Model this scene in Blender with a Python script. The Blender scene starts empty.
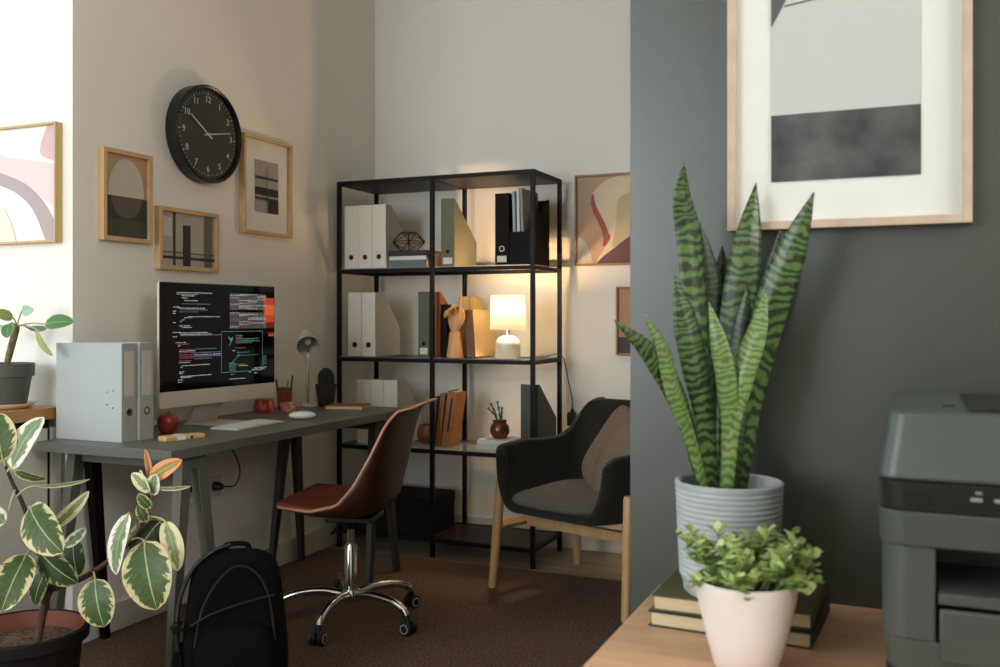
import bpy, bmesh, math, random
from mathutils import Vector, Matrix
from mathutils.geometry import tessellate_polygon
PI = math.pi
R = math.radians
random.seed(7)
sc = bpy.context.scene
C = sc.collection

# ------------------------------------------------------------------ camera frame (metres; left wall along +Y)
F, EYE, HY = 950.0, 1.12, 318.0
YAW = R(23.35)
cy, sy = math.cos(YAW), math.sin(YAW)

def at(px, py, d):
    """world point that lies d metres deep in the room along the view, seen at px, py"""
    r = (px-500)/F
    return Vector((d*(r*cy-sy), d*(r*sy+cy), EYE-(py-HY)/F*d))

# ------------------------------------------------------------------ materials
def lin(c):
    out = []
    for v in c[:3]:
        v /= 255.0
        out.append(v/12.92 if v <= .04045 else ((v+.055)/1.055)**2.4)
    return (out[0], out[1], out[2], 1)

MATS = {}
def mat(name, rgb, rough=.6, metal=0, noise=None, bump=0, bscale=60, spec=.5, emit=None, es=0, alpha=1, trans=0, coat=0, sheen=0, stretch=None, sss=0):
    if name in MATS: return MATS[name]
    m = bpy.data.materials.new(name); m.use_nodes = True
    nt = m.node_tree; N = nt.nodes; L = nt.links
    b = N['Principled BSDF']
    col = lin(rgb)
    b.inputs['Base Color'].default_value = col
    b.inputs['Roughness'].default_value = rough
    b.inputs['Metallic'].default_value = metal
    b.inputs['Specular IOR Level'].default_value = spec
    b.inputs['Alpha'].default_value = alpha
    b.inputs['Transmission Weight'].default_value = trans
    b.inputs['Coat Weight'].default_value = coat
    b.inputs['Sheen Weight'].default_value = sheen
    if emit:
        b.inputs['Emission Color'].default_value = lin(emit); b.inputs['Emission Strength'].default_value = es
    if noise or bump:
        tc = N.new('ShaderNodeTexCoord'); mp = N.new('ShaderNodeMapping')
        L.new(tc.outputs['Object'], mp.inputs['Vector'])
        if stretch: mp.inputs['Scale'].default_value = stretch
        nz = N.new('ShaderNodeTexNoise'); L.new(mp.outputs['Vector'], nz.inputs['Vector'])
        nz.inputs['Scale'].default_value = noise[1] if noise else bscale
        nz.inputs['Detail'].default_value = 4
        if noise:
            rgb2, scale = noise[0], noise[1]
            cr = N.new('ShaderNodeValToRGB')
            cr.color_ramp.elements[0].position = .35; cr.color_ramp.elements[1].position = .68
            cr.color_ramp.elements[0].color = col; cr.color_ramp.elements[1].color = lin(rgb2)
            L.new(nz.outputs['Fac'], cr.inputs['Fac']); L.new(cr.outputs['Color'], b.inputs['Base Color'])
        if bump:
            nb = N.new('ShaderNodeTexNoise'); L.new(mp.outputs['Vector'], nb.inputs['Vector'])
            nb.inputs['Scale'].default_value = bscale; nb.inputs['Detail'].default_value = 3
            bp = N.new('ShaderNodeBump'); bp.inputs['Strength'].default_value = bump; bp.inputs['Distance'].default_value = .004
            L.new(nb.outputs['Fac'], bp.inputs['Height']); L.new(bp.outputs['Normal'], b.inputs['Normal'])
    MATS[name] = m
    return m

def wood(name, c1, c2, stretch=(1, 14, 14), scale=3.2, rough=.5):
    return mat(name, c1, rough, noise=(c2, scale), stretch=stretch, bump=.05, bscale=12)

def leaf_mat(name, green, green2, margin, thr, soft=.06, nscale=7.0, amp=.75, rib=True):
    m = bpy.data.materials.new(name); m.use_nodes = True
    N = m.node_tree.nodes; L = m.node_tree.links; b = N['Principled BSDF']
    uv = N.new('ShaderNodeUVMap'); sp = N.new('ShaderNodeSeparateXYZ'); L.new(uv.outputs['UV'], sp.inputs[0])
    def mth(op, a, bb=None, c=None):
        n = N.new('ShaderNodeMath'); n.operation = op
        for i, v in enumerate((a, bb, c)):
            if v is None: continue
            if isinstance(v, (int, float)): n.inputs[i].default_value = v
            else: L.new(v, n.inputs[i])
        return n.outputs[0]
    a = mth('MULTIPLY', mth('ABSOLUTE', mth('SUBTRACT', sp.outputs[0], .5)), 2)
    # feathered: coordinates slanted along side veins
    oi = N.new('ShaderNodeObjectInfo')
    cb = N.new('ShaderNodeCombineXYZ')
    L.new(mth('MULTIPLY', sp.outputs[0], 1.2), cb.inputs[0])
    L.new(mth('MULTIPLY', mth('SUBTRACT', sp.outputs[1], mth('MULTIPLY', a, .25)), 3.2), cb.inputs[1])
    L.new(mth('MULTIPLY', oi.outputs['Random'], 20), cb.inputs[2])
    nz = N.new('ShaderNodeTexNoise'); nz.inputs['Scale'].default_value = nscale*.45; nz.inputs['Detail'].default_value = 3
    L.new(cb.outputs[0], nz.inputs['Vector'])
    vend = mth('MULTIPLY', mth('POWER', mth('ABSOLUTE', mth('SUBTRACT', mth('MULTIPLY', sp.outputs[1], 2), 1)), 6), .35)
    v = mth('ADD', mth('ADD', a, vend), mth('MULTIPLY', mth('SUBTRACT', nz.outputs['Fac'], .5), amp))
    mr = N.new('ShaderNodeMapRange'); L.new(v, mr.inputs['Value'])
    mr.inputs['From Min'].default_value = thr-soft; mr.inputs['From Max'].default_value = thr+soft
    n2 = N.new('ShaderNodeTexNoise'); n2.inputs['Scale'].default_value = 5; L.new(cb.outputs[0], n2.inputs['Vector'])
    g = N.new('ShaderNodeMix'); g.data_type = 'RGBA'
    g.inputs['A'].default_value = lin(green); g.inputs['B'].default_value = lin(green2); L.new(n2.outputs['Fac'], g.inputs['Factor'])
    mx = N.new('ShaderNodeMix'); mx.data_type = 'RGBA'
    L.new(mr.outputs[0], mx.inputs['Factor']); L.new(g.outputs['Result'], mx.inputs['A']); mx.inputs['B'].default_value = lin(margin)
    out = mx.outputs['Result']
    if rib:
        r = mth('LESS_THAN', a, .035)
        m2 = N.new('ShaderNodeMix'); m2.data_type = 'RGBA'
        L.new(mth('MULTIPLY', r, .6), m2.inputs['Factor']); L.new(out, m2.inputs['A']); m2.inputs['B'].default_value = lin((190, 200, 150))
        out = m2.outputs['Result']
    L.new(out, b.inputs['Base Color'])
    b.inputs['Roughness'].default_value = .45; b.inputs['Specular IOR Level'].default_value = .3
    return m

def snake_mat(name, light, dark, yel=.0):
    m = bpy.data.materials.new(name); m.use_nodes = True
    N = m.node_tree.nodes; L = m.node_tree.links; b = N['Principled BSDF']
    uv = N.new('ShaderNodeUVMap'); mp = N.new('ShaderNodeMapping'); L.new(uv.outputs['UV'], mp.inputs[0])
    mp.inputs['Scale'].default_value = (.55, 5.6, 1)
    oi = N.new('ShaderNodeObjectInfo'); L.new(oi.outputs['Random'], mp.inputs['Location'])
    w = N.new('ShaderNodeTexWave'); w.bands_direction = 'Y'; L.new(mp.outputs[0], w.inputs['Vector'])
    w.inputs['Scale'].default_value = 1.6; w.inputs['Distortion'].default_value = 9; w.inputs['Detail'].default_value = 3; w.inputs['Detail Scale'].default_value = 1.6
    cr = N.new('ShaderNodeValToRGB'); L.new(w.outputs['Fac'], cr.inputs['Fac'])
    cr.color_ramp.elements[0].position = .25; cr.color_ramp.elements[0].color = lin(dark)
    cr.color_ramp.elements[1].position = .72; cr.color_ramp.elements[1].color = lin(light)
    L.new(cr.outputs['Color'], b.inputs['Base Color']); b.inputs['Roughness'].default_value = .38
    return m

# ------------------------------------------------------------------ object helpers
def smooth_angle(me, ang=40):
    for p in me.polygons: p.use_smooth = True
    try: me.set_sharp_from_angle(angle=R(ang))
    except Exception: pass

def obj(name, bm, m, parent=None, bevel=0, seg=2, smooth=True, sub=0, solid=0, solid_off=0, loc=None, rot=None, label=None):
    me = bpy.data.meshes.new(name)
    bmesh.ops.recalc_face_normals(bm, faces=bm.faces)
    bm.to_mesh(me); bm.free()
    for k in (m if isinstance(m, (list, tuple)) else [m]): me.materials.append(k)
    if smooth: smooth_angle(me)
    o = bpy.data.objects.new(name, me); C.objects.link(o)
    if parent is not None: o.parent = parent
    if loc is not None: o.location = loc
    if rot is not None: o.rotation_euler = rot
    if solid:
        s = o.modifiers.new('Solidify', 'SOLIDIFY'); s.thickness = solid; s.offset = solid_off
    if sub:
        s = o.modifiers.new('Subdivision', 'SUBSURF'); s.levels = sub; s.render_levels = sub
    if bevel:
        b = o.modifiers.new('Bevel', 'BEVEL'); b.width = bevel; b.segments = seg; b.limit_method = 'ANGLE'; b.angle_limit = R(35)
    if label: o['label'] = label
    return o

def thing(name, label, cat, loc=(0, 0, 0), rotz=0, group=None, rot=None):
    o = bpy.data.objects.new(name, None); C.objects.link(o)
    o.empty_display_size = .05
    o.location = loc; o.rotation_euler = rot if rot else (0, 0, rotz)
    o['label'] = label; o['category'] = cat; o['kind'] = 'thing'
    if group: o['group'] = group
    return o

def tag(o, label, cat, group=None):
    o['label'] = label; o['category'] = cat; o['kind'] = 'thing'
    if group: o['group'] = group
    return o

def struct(name, bm, m, **k):
    o = obj(name, bm, m, **k)
    if o.parent is None: o['kind'] = 'structure'
    return o

def dup(root, loc, rotz=None, label=None):
    r = root.copy(); C.objects.link(r); r.location = loc
    if rotz is not None: r.rotation_euler = (0, 0, rotz)
    if label: r['label'] = label
    for ch in list(root.children):
        c = ch.copy(); C.objects.link(c); c.parent = r
        for g in ch.children:
            d = g.copy(); C.objects.link(d); d.parent = c
    return r

def NB(): return bmesh.new()

def box(bm, a, b, mi=0, M=None):
    (x0, y0, z0), (x1, y1, z1) = a, b
    vs = [Vector(p) for p in ((x0,y0,z0),(x1,y0,z0),(x1,y1,z0),(x0,y1,z0),(x0,y0,z1),(x1,y0,z1),(x1,y1,z1),(x0,y1,z1))]
    if M: vs = [M @ v for v in vs]
    v = [bm.verts.new(p) for p in vs]
    for f in ((0,3,2,1),(4,5,6,7),(0,1,5,4),(1,2,6,5),(2,3,7,6),(3,0,4,7)):
        bm.faces.new([v[i] for i in f]).material_index = mi
    return bm

def bx(a, b, M=None): return box(NB(), a, b, 0, M)

def lathe(bm, prof, seg=32, c=(0, 0, 0), mi=0, cap=True):
    c = Vector(c); rings = []
    for r, z in prof:
        if r < 1e-6: rings.append([bm.verts.new(c+Vector((0, 0, z)))])
        else: rings.append([bm.verts.new(c+Vector((r*math.cos(2*PI*i/seg), r*math.sin(2*PI*i/seg), z))) for i in range(seg)])
    for a, b in zip(rings, rings[1:]):
        for i in range(seg):
            j = (i+1) % seg
            if len(a) == 1 and len(b) == 1: continue
            if len(a) == 1: f = bm.faces.new((a[0], b[i], b[j]))
            elif len(b) == 1: f = bm.faces.new((a[i], b[0], a[j]))
            else: f = bm.faces.new((a[i], b[i], b[j], a[j]))
            f.material_index = mi
    return bm

def tube(bm, pts, rad, seg=10, mi=0, flat=None):
    pts = [Vector(p) for p in pts]; n = len(pts)
    if isinstance(rad, (int, float)): rad = [rad]*n
    T = []
    for i in range(n):
        t = (pts[min(i+1, n-1)]-pts[max(i-1, 0)])
        T.append(t.normalized() if t.length > 1e-9 else Vector((0, 0, 1)))
    up = Vector((0, 0, 1)) if abs(T[0].z) < .9 else Vector((1, 0, 0))
    u = (up - T[0]*up.dot(T[0])).normalized()
    rings = []
    for i in range(n):
        u = (u - T[i]*u.dot(T[i])).normalized(); w = T[i].cross(u)
        fl = flat or 1
        rings.append([bm.verts.new(pts[i]+(u*math.cos(2*PI*k/seg)*fl+w*math.sin(2*PI*k/seg))*rad[i]) for k in range(seg)])
    for a, b in zip(rings, rings[1:]):
        for k in range(seg):
            j = (k+1) % seg
            bm.faces.new((a[k], b[k], b[j], a[j])).material_index = mi
    bm.faces.new(rings[0]).material_index = mi; bm.faces.new(rings[-1]).material_index = mi
    return bm

def prism(bm, poly, axis, t0, t1, mi=0):
    """poly: list of 2D points; axis 'x': (y,z), 'y': (x,z), 'z': (x,y)"""
    def P(p, t):
        return {'x': (t, p[0], p[1]), 'y': (p[0], t, p[1]), 'z': (p[0], p[1], t)}[axis]
    a = [bm.verts.new(P(p, t0)) for p in poly]; b = [bm.verts.new(P(p, t1)) for p in poly]
    bm.faces.new(a).material_index = mi; bm.faces.new(b[::-1]).material_index = mi
    for i in range(len(poly)):
        j = (i+1) % len(poly)
        bm.faces.new((a[i], a[j], b[j], b[i])).material_index = mi
    return bm

def grid(bm, rows, mi=0, uv=False):
    V = [[bm.verts.new(p) for p in r] for r in rows]
    lay = bm.loops.layers.uv.verify() if uv else None
    nr, nc = len(rows), len(rows[0])
    for i in range(nr-1):
        for j in range(nc-1):
            f = bm.faces.new((V[i][j], V[i][j+1], V[i+1][j+1], V[i+1][j])); f.material_index = mi
            if uv:
                for lp, (ii, jj) in zip(f.loops, ((i, j), (i, j+1), (i+1, j+1), (i+1, j))):
                    lp[lay].uv = (jj/(nc-1), ii/(nr-1))
    return V

def interp(tab, t):
    for (a, va), (b, vb) in zip(tab, tab[1:]):
        if t <= b:
            k = (t-a)/(b-a) if b > a else 0
            if isinstance(va, (tuple, list)): return tuple(x+(y-x)*k for x, y in zip(va, vb))
            return va+(vb-va)*k
    return tab[-1][1]

def catmull(pts, n=6):
    P = [Vector(p) for p in pts]
    P = [P[0]*2-P[1]]+P+[P[-1]*2-P[-2]]
    out = []
    for i in range(1, len(P)-2):
        p0, p1, p2, p3 = P[i-1:i+3]
        for k in range(n):
            t = k/n
            out.append(.5*((2*p1)+(p2-p0)*t+(2*p0-5*p1+4*p2-p3)*t*t+(3*p1-p0-3*p2+p3)*t**3))
    out.append(P[-2].copy())
    return out

def leaf_surface(bm, spine, widths, normal, fold=.15, nc=7, wav=0, uvm=True):
    n = len(spine); rows = []
    normal = Vector(normal)
    for i, p in enumerate(spine):
        t = (spine[min(i+1, n-1)]-spine[max(i-1, 0)]).normalized()
        s = t.cross(normal).normalized(); nn = s.cross(t).normalized()
        w = widths[i]
        row = []
        for j in range(nc):
            a = -1+2*j/(nc-1)
            off = fold*abs(a)*w*.5 + wav*math.sin(i*1.7+j*.9)*w
            row.append(p + s*a*w*.5 + nn*off)
        rows.append(row)
    grid(bm, rows, uv=uvm)
    return bm

def rbox_profile(hw, hh, r, n=5):
    pts = []
    for cx, cz, a0 in ((hw-r, hh-r, 0), (-hw+r, hh-r, 90), (-hw+r, -hh+r, 180), (hw-r, -hh+r, 270)):
        for k in range(n+1):
            a = R(a0+90*k/n); pts.append((cx+r*math.cos(a), cz+r*math.sin(a)))
    return pts

def text_bm(bm, s, size, M, mi=0, depth=.0006):
    cu = bpy.data.curves.new('t', 'FONT'); cu.body = s; cu.size = size; cu.align_x = 'CENTER'; cu.align_y = 'CENTER'; cu.extrude = depth
    cu.resolution_u = 3
    o = bpy.data.objects.new('t', cu); C.objects.link(o)
    me = bpy.data.meshes.new_from_object(o)
    C.objects.unlink(o); bpy.data.objects.remove(o); 
    me.transform(M)
    n0 = len(bm.faces)
    bm.from_mesh(me); bm.faces.ensure_lookup_table()
    for f in bm.faces[n0:]: f.material_index = mi
    bpy.data.meshes.remove(me)
    return bm

# ------------------------------------------------------------------ palette
M_wall = mat('wall_paint', (238, 235, 227), .7, bump=.04, bscale=180)
M_dark_wall = mat('dark_paint', (36, 45, 35), .42, bump=.05, bscale=160, spec=1)
M_base = mat('baseboard_paint', (222, 219, 208), .5)
M_floor = wood('pale_floor_boards', (140, 124, 102), (165, 150, 126), stretch=(1.2, 9, 9), scale=2.2, rough=.45)
M_carpet = mat('carpet_pile', (76, 61, 50), .97, noise=((128, 106, 92), 130), bump=.9, bscale=380, spec=.1)
M_black = mat('black_metal', (8, 7, 6), .5, spec=.2)
M_blackp = mat('black_plastic', (16, 16, 16), .4)
M_oak = wood('light_oak', (196, 158, 108), (212, 178, 130), stretch=(16, 16, 1.2), scale=2.5)
M_oakh = wood('light_oak_top', (192, 142, 92), (212, 168, 118), stretch=(14, 1.3, 14), scale=2.6, rough=.4)
M_frame = wood('frame_oak', (196, 160, 112), (208, 176, 130), stretch=(9, 9, 9), scale=2.5, rough=.5)
M_frame_pale = wood('frame_pale_ash', (184, 162, 142), (196, 176, 156), stretch=(9, 9, 9), scale=2.5, rough=.5)
M_mat = mat('passe_partout', (218, 219, 214), .8)
M_desk = mat('desk_grey_laminate', (98, 99, 91), .42, bump=.03, bscale=90)
M_leg_grey = mat('trestle_grey_wood', (98, 100, 92), .5)
M_chrome = mat('chrome', (215, 212, 205), .12, metal=1)
M_white_file = mat('white_cardboard', (226, 222, 210), .65)
M_paper = mat('paper', (228, 224, 212), .8)
M_cream = mat('cream_pages', (224, 206, 170), .85, noise=((205, 185, 148), 40), stretch=(1, 1, 40))
M_soil = mat('potting_soil', (44, 32, 24), .95, noise=((118, 96, 72), 75), bump=1, bscale=90)
M_stem = mat('brown_stem', (66, 44, 32), .7, noise=((92, 64, 46), 40))
M_glass = mat('clear_shelf_glass', (205, 216, 210), .03, alpha=.22, spec=.6)

# ------------------------------------------------------------------ room shell
WX, YB, YW, YD = -2.615, 4.38, 2.39, 1.69
TOP = 3.1
WEST, SOUTH, EAST = -4.6, -2.6, 2.6
struct('floor', bx((WEST-.1, SOUTH-.1, -.1), (EAST+.1, YB+.12, 0)), M_floor)
struct('ceiling', bx((WEST-.1, SOUTH-.1, TOP), (EAST+.1, YB+.12, TOP+.1)), mat('ceiling_paint', (232, 230, 224), .8))
b = NB(); prism(b, [(WEST-.1, YW), (WX, YW), (WX, YB), (WX-.12, YB), (WX-.12, YW+.12), (WEST-.1, YW+.12)], 'z', 0, TOP)
struct('wall_left', b, M_wall, smooth=False)
struct('wall_back', bx((WX-.12, YB, 0), (EAST+.1, YB+.12, TOP)), M_wall)
struct('wall_right', bx((-.47, YD, 0), (EAST, YD+.13, TOP)), M_dark_wall)
b = NB(); box(b, (WEST-.1, SOUTH, 0), (WEST, YW, .9)); box(b, (WEST-.1, SOUTH, 2.6), (WEST, YW, TOP)); box(b, (WEST-.1, SOUTH, .9), (WEST, .1, 2.6)); box(b, (WEST-.1, 1.7, .9), (WEST, YW, 2.6))
struct('wall_west', b, M_wall)
b = NB(); box(b, (EAST, SOUTH, 0), (EAST+.1, YB, 2.15)); box(b, (EAST, SOUTH, 2.95), (EAST+.1, YB, TOP)); box(b, (EAST, SOUTH, 2.15), (EAST+.1, -1.3, 2.95)); box(b, (EAST, 1.3, 2.15), (EAST+.1, YB, 2.95))  # high opening made up for the added fill light
struct('wall_east', b, M_wall)
WIN = (-4.1, -1.5, .75, 2.7)
b = NB()
box(b, (WEST-.1, SOUTH-.1, 0), (WIN[0], SOUTH, TOP)); box(b, (WIN[1], SOUTH-.1, 0), (EAST+.1, SOUTH, TOP))
box(b, (WIN[0], SOUTH-.1, 0), (WIN[1], SOUTH, WIN[2])); box(b, (WIN[0], SOUTH-.1, WIN[3]), (WIN[1], SOUTH, TOP))
struct('wall_south', b, M_wall)
b = NB()
for x in (WIN[0]+.03, (WIN[0]+WIN[1])/2, WIN[1]-.03): box(b, (x-.03, SOUTH-.07, WIN[2]), (x+.03, SOUTH-.02, WIN[3]))
for z in (WIN[2]+.03, WIN[3]-.03): box(b, (WIN[0]+.06, SOUTH-.07, z-.03), (WIN[1]-.06, SOUTH-.02, z+.03))
struct('window_1', b, M_base)
def baseb(name, a, bb):
    struct(name, bx(a, bb), M_base, bevel=.006, seg=2)
baseb('baseboard_left', (WX, YW-.0, 0), (WX+.016, YB-.016, .11))
baseb('baseboard_back', (WX, YB-.018, 0), (EAST, YB, .12))
tag(obj('carpet', bx((WX+.02, -1.5, .0), (1.9, 3.9, .007)), M_carpet), 'brown short pile carpet covering the floor under desk and chairs', 'carpet')

# ------------------------------------------------------------------ desk
DX0, DX1, DY0, DY1, DZ = -2.6, -2.04, 2.23, 3.72, .72
desk = thing('desk', 'long grey desk on two splayed trestles against the left wall', 'desk', ((DX0+DX1)/2, (DY0+DY1)/2, 0))
hx, hy = (DX1-DX0)/2, (DY1-DY0)/2
obj('tabletop', bx((-hx, -hy, DZ-.032), (hx, hy, DZ)), M_desk, desk, bevel=.002)
def trestle(yc, m, parent, lab=None):
    t = obj('trestle', bx((-hx+.035, yc-.025, DZ-.077), (hx-.035, yc+.025, DZ-.0325)), m, parent, bevel=.002)
    box_b = NB()
    for sx in (-1, 1):
        for s in (-1, 1):
            b = NB()
            x0 = sx*(hx-.055); x1 = sx*(hx-.03)
            rows = []
            for z, w, yy, xx in ((0.007, .014, yc+s*.115, x1), (DZ-.034, .023, yc+s*.03, x0)):
                rows.append([(xx-w*.8, yy-w, z), (xx+w*.8, yy-w, z), (xx+w*.8, yy+w, z), (xx-w*.8, yy+w, z)])
            lo = [b.verts.new(p) for p in rows[0]]; hi = [b.verts.new(p) for p in rows[1]]
            b.faces.new(lo[::-1]); b.faces.new(hi)
            for i in range(4): b.faces.new((lo[i], lo[(i+1) % 4], hi[(i+1) % 4], hi[i]))
            obj('leg', b, M_black if (m is M_leg_grey and sx < 0 and s > 0) else m, t, bevel=.002)  # rear far leg coloured black for the shade it stands in
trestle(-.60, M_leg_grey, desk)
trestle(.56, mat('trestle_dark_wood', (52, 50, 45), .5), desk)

# ------------------------------------------------------------------ wooden table on the far left
wt = thing('low_cabinet', 'pale grey cabinet with oak top standing at the bright white wall', 'cabinet', (-3.1, 1.55, 0))
obj('top', bx((-.45, -1.3, .782), (.463, .825, .82)), wood('table_oak', (170, 116, 66), (192, 142, 88), stretch=(12, 1.2, 12), rough=.35), wt, bevel=.002)
M_cab = mat('cabinet_grey', (204, 202, 192), .55)
obj('body', bx((-.44, -1.28, .007), (.455, .765, .752)), M_cab, wt, bevel=.002)
obj('gap_shade_board', bx((-.42, -1.26, .752), (.43, .79, .782)), M_black, wt)  # black board paints the shade of the open gap under the top
obj('gap_shade_strip', bx((-.42, .765, .007), (.445, .78, .752)), M_black, wt)  # black strip paints the shade in the narrow gap at the far end
obj('end_panel', bx((-.44, .78, .007), (.455, .82, .752)), M_cab, wt)
# ------------------------------------------------------------------ binders / files
def magazine_file(name, label, w, h, d, low, m, loc, group=None, hole=None, label_card=None, rotz=0, cut=.35):
    """tall spine towards -Y, low end at the back; open inside"""
    t = thing(name, label, 'magazine file', loc, rotz, group)
    b = NB(); th = .003
    prof = [(0, 0), (d, 0), (d, low), (d*cut, h), (0, h)]
    prism(b, prof, 'x', 0, th); prism(b, prof, 'x', w-th, w)
    box(b, (th, 0, 0), (w-th, th, h)); box(b, (th, d-th, 0), (w-th, d, low)); box(b, (th, th, 0), (w-th, d-th, th))
    obj('body', b, m, t)
    if hole:
        b = NB(); hz, r = hole
        c = [(w/2+r*math.cos(a*PI/10), hz+r*math.sin(a*PI/10)) for a in range(20)]
        prism(b, c, 'y', -.0006, .001); obj('finger_hole', b, mat('hole_black', (12, 12, 11), .8), t)
        b = NB()
        for k in range(20):
            a0, a1 = k*PI/10, (k+1)*PI/10
            q = [(w/2+rr*math.cos(a), hz+rr*math.sin(a)) for rr, a in ((r, a0), (r*1.18, a0), (r*1.18, a1), (r, a1))]
            prism(b, q, 'y', -.0012, .001)
        obj('ring', b, M_chrome, t)
    if label_card:
        z0, z1, mm = label_card
        obj('label_card', bx((w*.16, -.0012, z0), (w*.84, .0005, z1)), mm, t)
    return t

M_grey_file = mat('grey_cardboard', (172, 178, 176), .55, bump=.25, bscale=300)
M_grey_spine = mat('grey_spine', (160, 163, 158), .5)
def ring_binder(label, loc, w, d, h, hole_black, rotz):
    t = thing('ring_binder', label, 'binder', loc, rotz, 'grey ring binders on the desk')
    # spine faces local -Y
    b = NB(); th = .003
    box(b, (0, 0, 0), (th, d, h)); box(b, (w-th, 0, 0), (w, d, h))
    obj('cover', b, M_grey_file, t, bevel=.001)
    obj('spine', bx((0, -.0025, 0), (w, .0, h)), M_grey_spine, t, bevel=.001)
    obj('paper_stack', bx((.006, .012, .004), (w-.006, d-.03, h-.02)), M_paper, t)
    obj('label_card', bx((w*.2, -.0045, h*.46), (w*.8, -.0025, h*.92)), mat('card_beige', (196, 190, 178), .7), t)
    b = NB(); r = .0125; hz = h*.3
    prism(b, [(w/2+r*.62*math.cos(a*PI/10), hz+r*.62*math.sin(a*PI/10)) for a in range(20)], 'y', -.0036, -.0025)
    obj('finger_hole', b, MATS.get('hole_black') or mat('hole_black', (12, 12, 11), .8), t) if hole_black else obj('finger_hole', b, M_grey_file, t)
    b = NB()
    for k in range(20):
        a0, a1 = k*PI/10, (k+1)*PI/10
        prism(b, [(w/2+rr*math.cos(a), hz+rr*math.sin(a)) for rr, a in ((r*.75, a0), (r, a0), (r, a1), (r*.75, a1))], 'y', -.0045, -.0025)
    obj('ring', b, M_chrome, t)
    b = NB()
    for yy, zz in ((.06, .12), (.06, .16), (.035, .11), (.035, .165)):
        tube(b, [(-.001, yy, zz), (.002, yy, zz)], .003, 8)
        tube(b, [(w-.002, yy, zz), (w+.001, yy, zz)], .003, 8)
    obj('rivet', b, M_chrome, t)
    return t
# spine faces +X: rotz=90 -> local X = +Y, local Y = -X
ring_binder('grey ring binder standing nearest the desk front corner, black finger hole', (-2.322, 2.315, DZ), .063, .285, .318, True, R(90))
ring_binder('grey ring binder behind the other binder, next to the red apple', (-2.313, 2.382, DZ), .063, .285, .318, False, R(90))

# ------------------------------------------------------------------ monitor
mx0, my0 = -2.402, 2.888
mon_rot = math.atan2(.9985, .055)
t = thing('computer_monitor', 'large silver all-in-one computer with code on its black screen', 'computer', (mx0, my0, DZ), mon_rot)
# local -Y = towards viewer
M_alu = mat('aluminium', (216, 206, 190), .45, metal=.25)
W2, ZB, ZT = .308, .080, .531
b = NB(); prism(b, [(x, (ZB+ZT)/2+z) for x, z in rbox_profile(W2, (ZT-ZB)/2, .012)], 'y', -.004, .004)
# tapered back bulge
rows = []
for k, (f, y) in enumerate(((1, .004), (.93, .012), (.6, .03), (.3, .038))):
    rows.append([(x*f, y, (ZB+ZT)/2+z*f) for x, z in rbox_profile(W2, (ZT-ZB)/2, .012)])
V = [[b.verts.new(p) for p in r] for r in rows]
for a, c in zip(V, V[1:]):
    for i in range(len(a)): b.faces.new((a[i], a[(i+1) % len(a)], c[(i+1) % len(a)], c[i]))
b.faces.new(V[-1])
obj('housing', b, M_alu, t)
ZC = ZB+.058
scr = obj('screen', bx((-W2+.003, -.0052, ZC), (W2-.003, -.0042, ZT-.004)), mat('screen_glass', (4, 4, 5), .06, emit=(26, 14, 14), es=.05, spec=.22), t, bevel=.0004)
obj('chin', bx((-W2+.002, -.0056, ZB+.004), (W2-.002, -.004, ZC)), M_alu, t)
b = NB()
prism(b, [(-.07, .0), (.07, .0), (.085, .05), (.05, .0)], 'z', 0, .001)
b.free(); b = NB()
box(b, (-.085, -.07, 0), (.085, .10, .006))
rows = [[(x, y, z) for x in (-.075, -.025, .025, .075)] for y, z in ((.09, .006), (.07, .04), (.042, .10), (.035, .16))]
grid(b, rows); rows = [[(x, y+.008, z) for x in (-.075, -.025, .025, .075)] for y, z in ((.09, .006), (.07, .04), (.042, .10), (.035, .16))]
grid(b, rows)
obj('stand', b, mat('stand_alu', (196, 188, 174), .55), t, bevel=.001)
# code on the screen
cols = [mat('code_white', (0, 0, 0), emit=(225, 222, 210), es=.75), mat('code_teal', (0, 0, 0), emit=(110, 185, 170), es=.55),
        mat('code_red', (0, 0, 0), emit=(190, 95, 115), es=.6), mat('code_blue', (0, 0, 0), emit=(150, 165, 205), es=.6),
        mat('code_green', (0, 0, 0), emit=(120, 200, 130), es=.55), mat('code_yellow', (0, 0, 0), emit=(215, 205, 130), es=.75), mat('code_grey', (0, 0, 0), emit=(150, 150, 150), es=.55)]
b = NB()
SW, SZ0, SZ1 = W2-.003, ZC, ZT-.004
cols += [mat('wallpaper_red', (0, 0, 0), emit=(88, 24, 12), es=1), mat('wallpaper_orange', (0, 0, 0), emit=(170, 60, 28), es=1), mat('wallpaper_glow', (0, 0, 0), emit=(200, 84, 42), es=1)]
def patch(u0, u1, v0, v1, ci):
    x0, x1 = -SW+2*SW*u0, -SW+2*SW*u1; z0, z1 = SZ1-(SZ1-SZ0)*v1, SZ1-(SZ1-SZ0)*v0
    b.faces.new([b.verts.new((x, -.00535, z)) for x, z in ((x0, z0), (x1, z0), (x1, z1), (x0, z1))]).material_index = ci
patch(.885, .90, .13, .40, 7); patch(.90, .995, .12, .19, 8); patch(.90, .995, .19, .30, 9); patch(.90, .995, .30, .37, 8); patch(.90, .995, .37, .43, 7)
patch(.93, .995, .475, .495, 7); patch(.94, .995, .495, .515, 8)
def dash(u0, u1, v, ci, hgt=.0028):
    x0 = -SW+2*SW*u0; x1 = -SW+2*SW*u1; z = SZ1-(SZ1-SZ0)*v
    x = x0
    while x < x1-.001:
        w = min(random.uniform(.004, .013), x1-x)
        # each word: small letter strokes
        k = x
        while k < x+w-.0012:
            hh = hgt*random.choice((.7, .75, 1, 1.0))
            y = -.00545
            vs = [b.verts.new(p) for p in ((k, y, z-hgt*.35), (k+.0017, y, z-hgt*.35), (k+.0017, y, z-hgt*.35+hh), (k, y, z-hgt*.35+hh))]
            b.faces.new(vs).material_index = ci; k += .0021
        x += w+.0022
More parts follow.
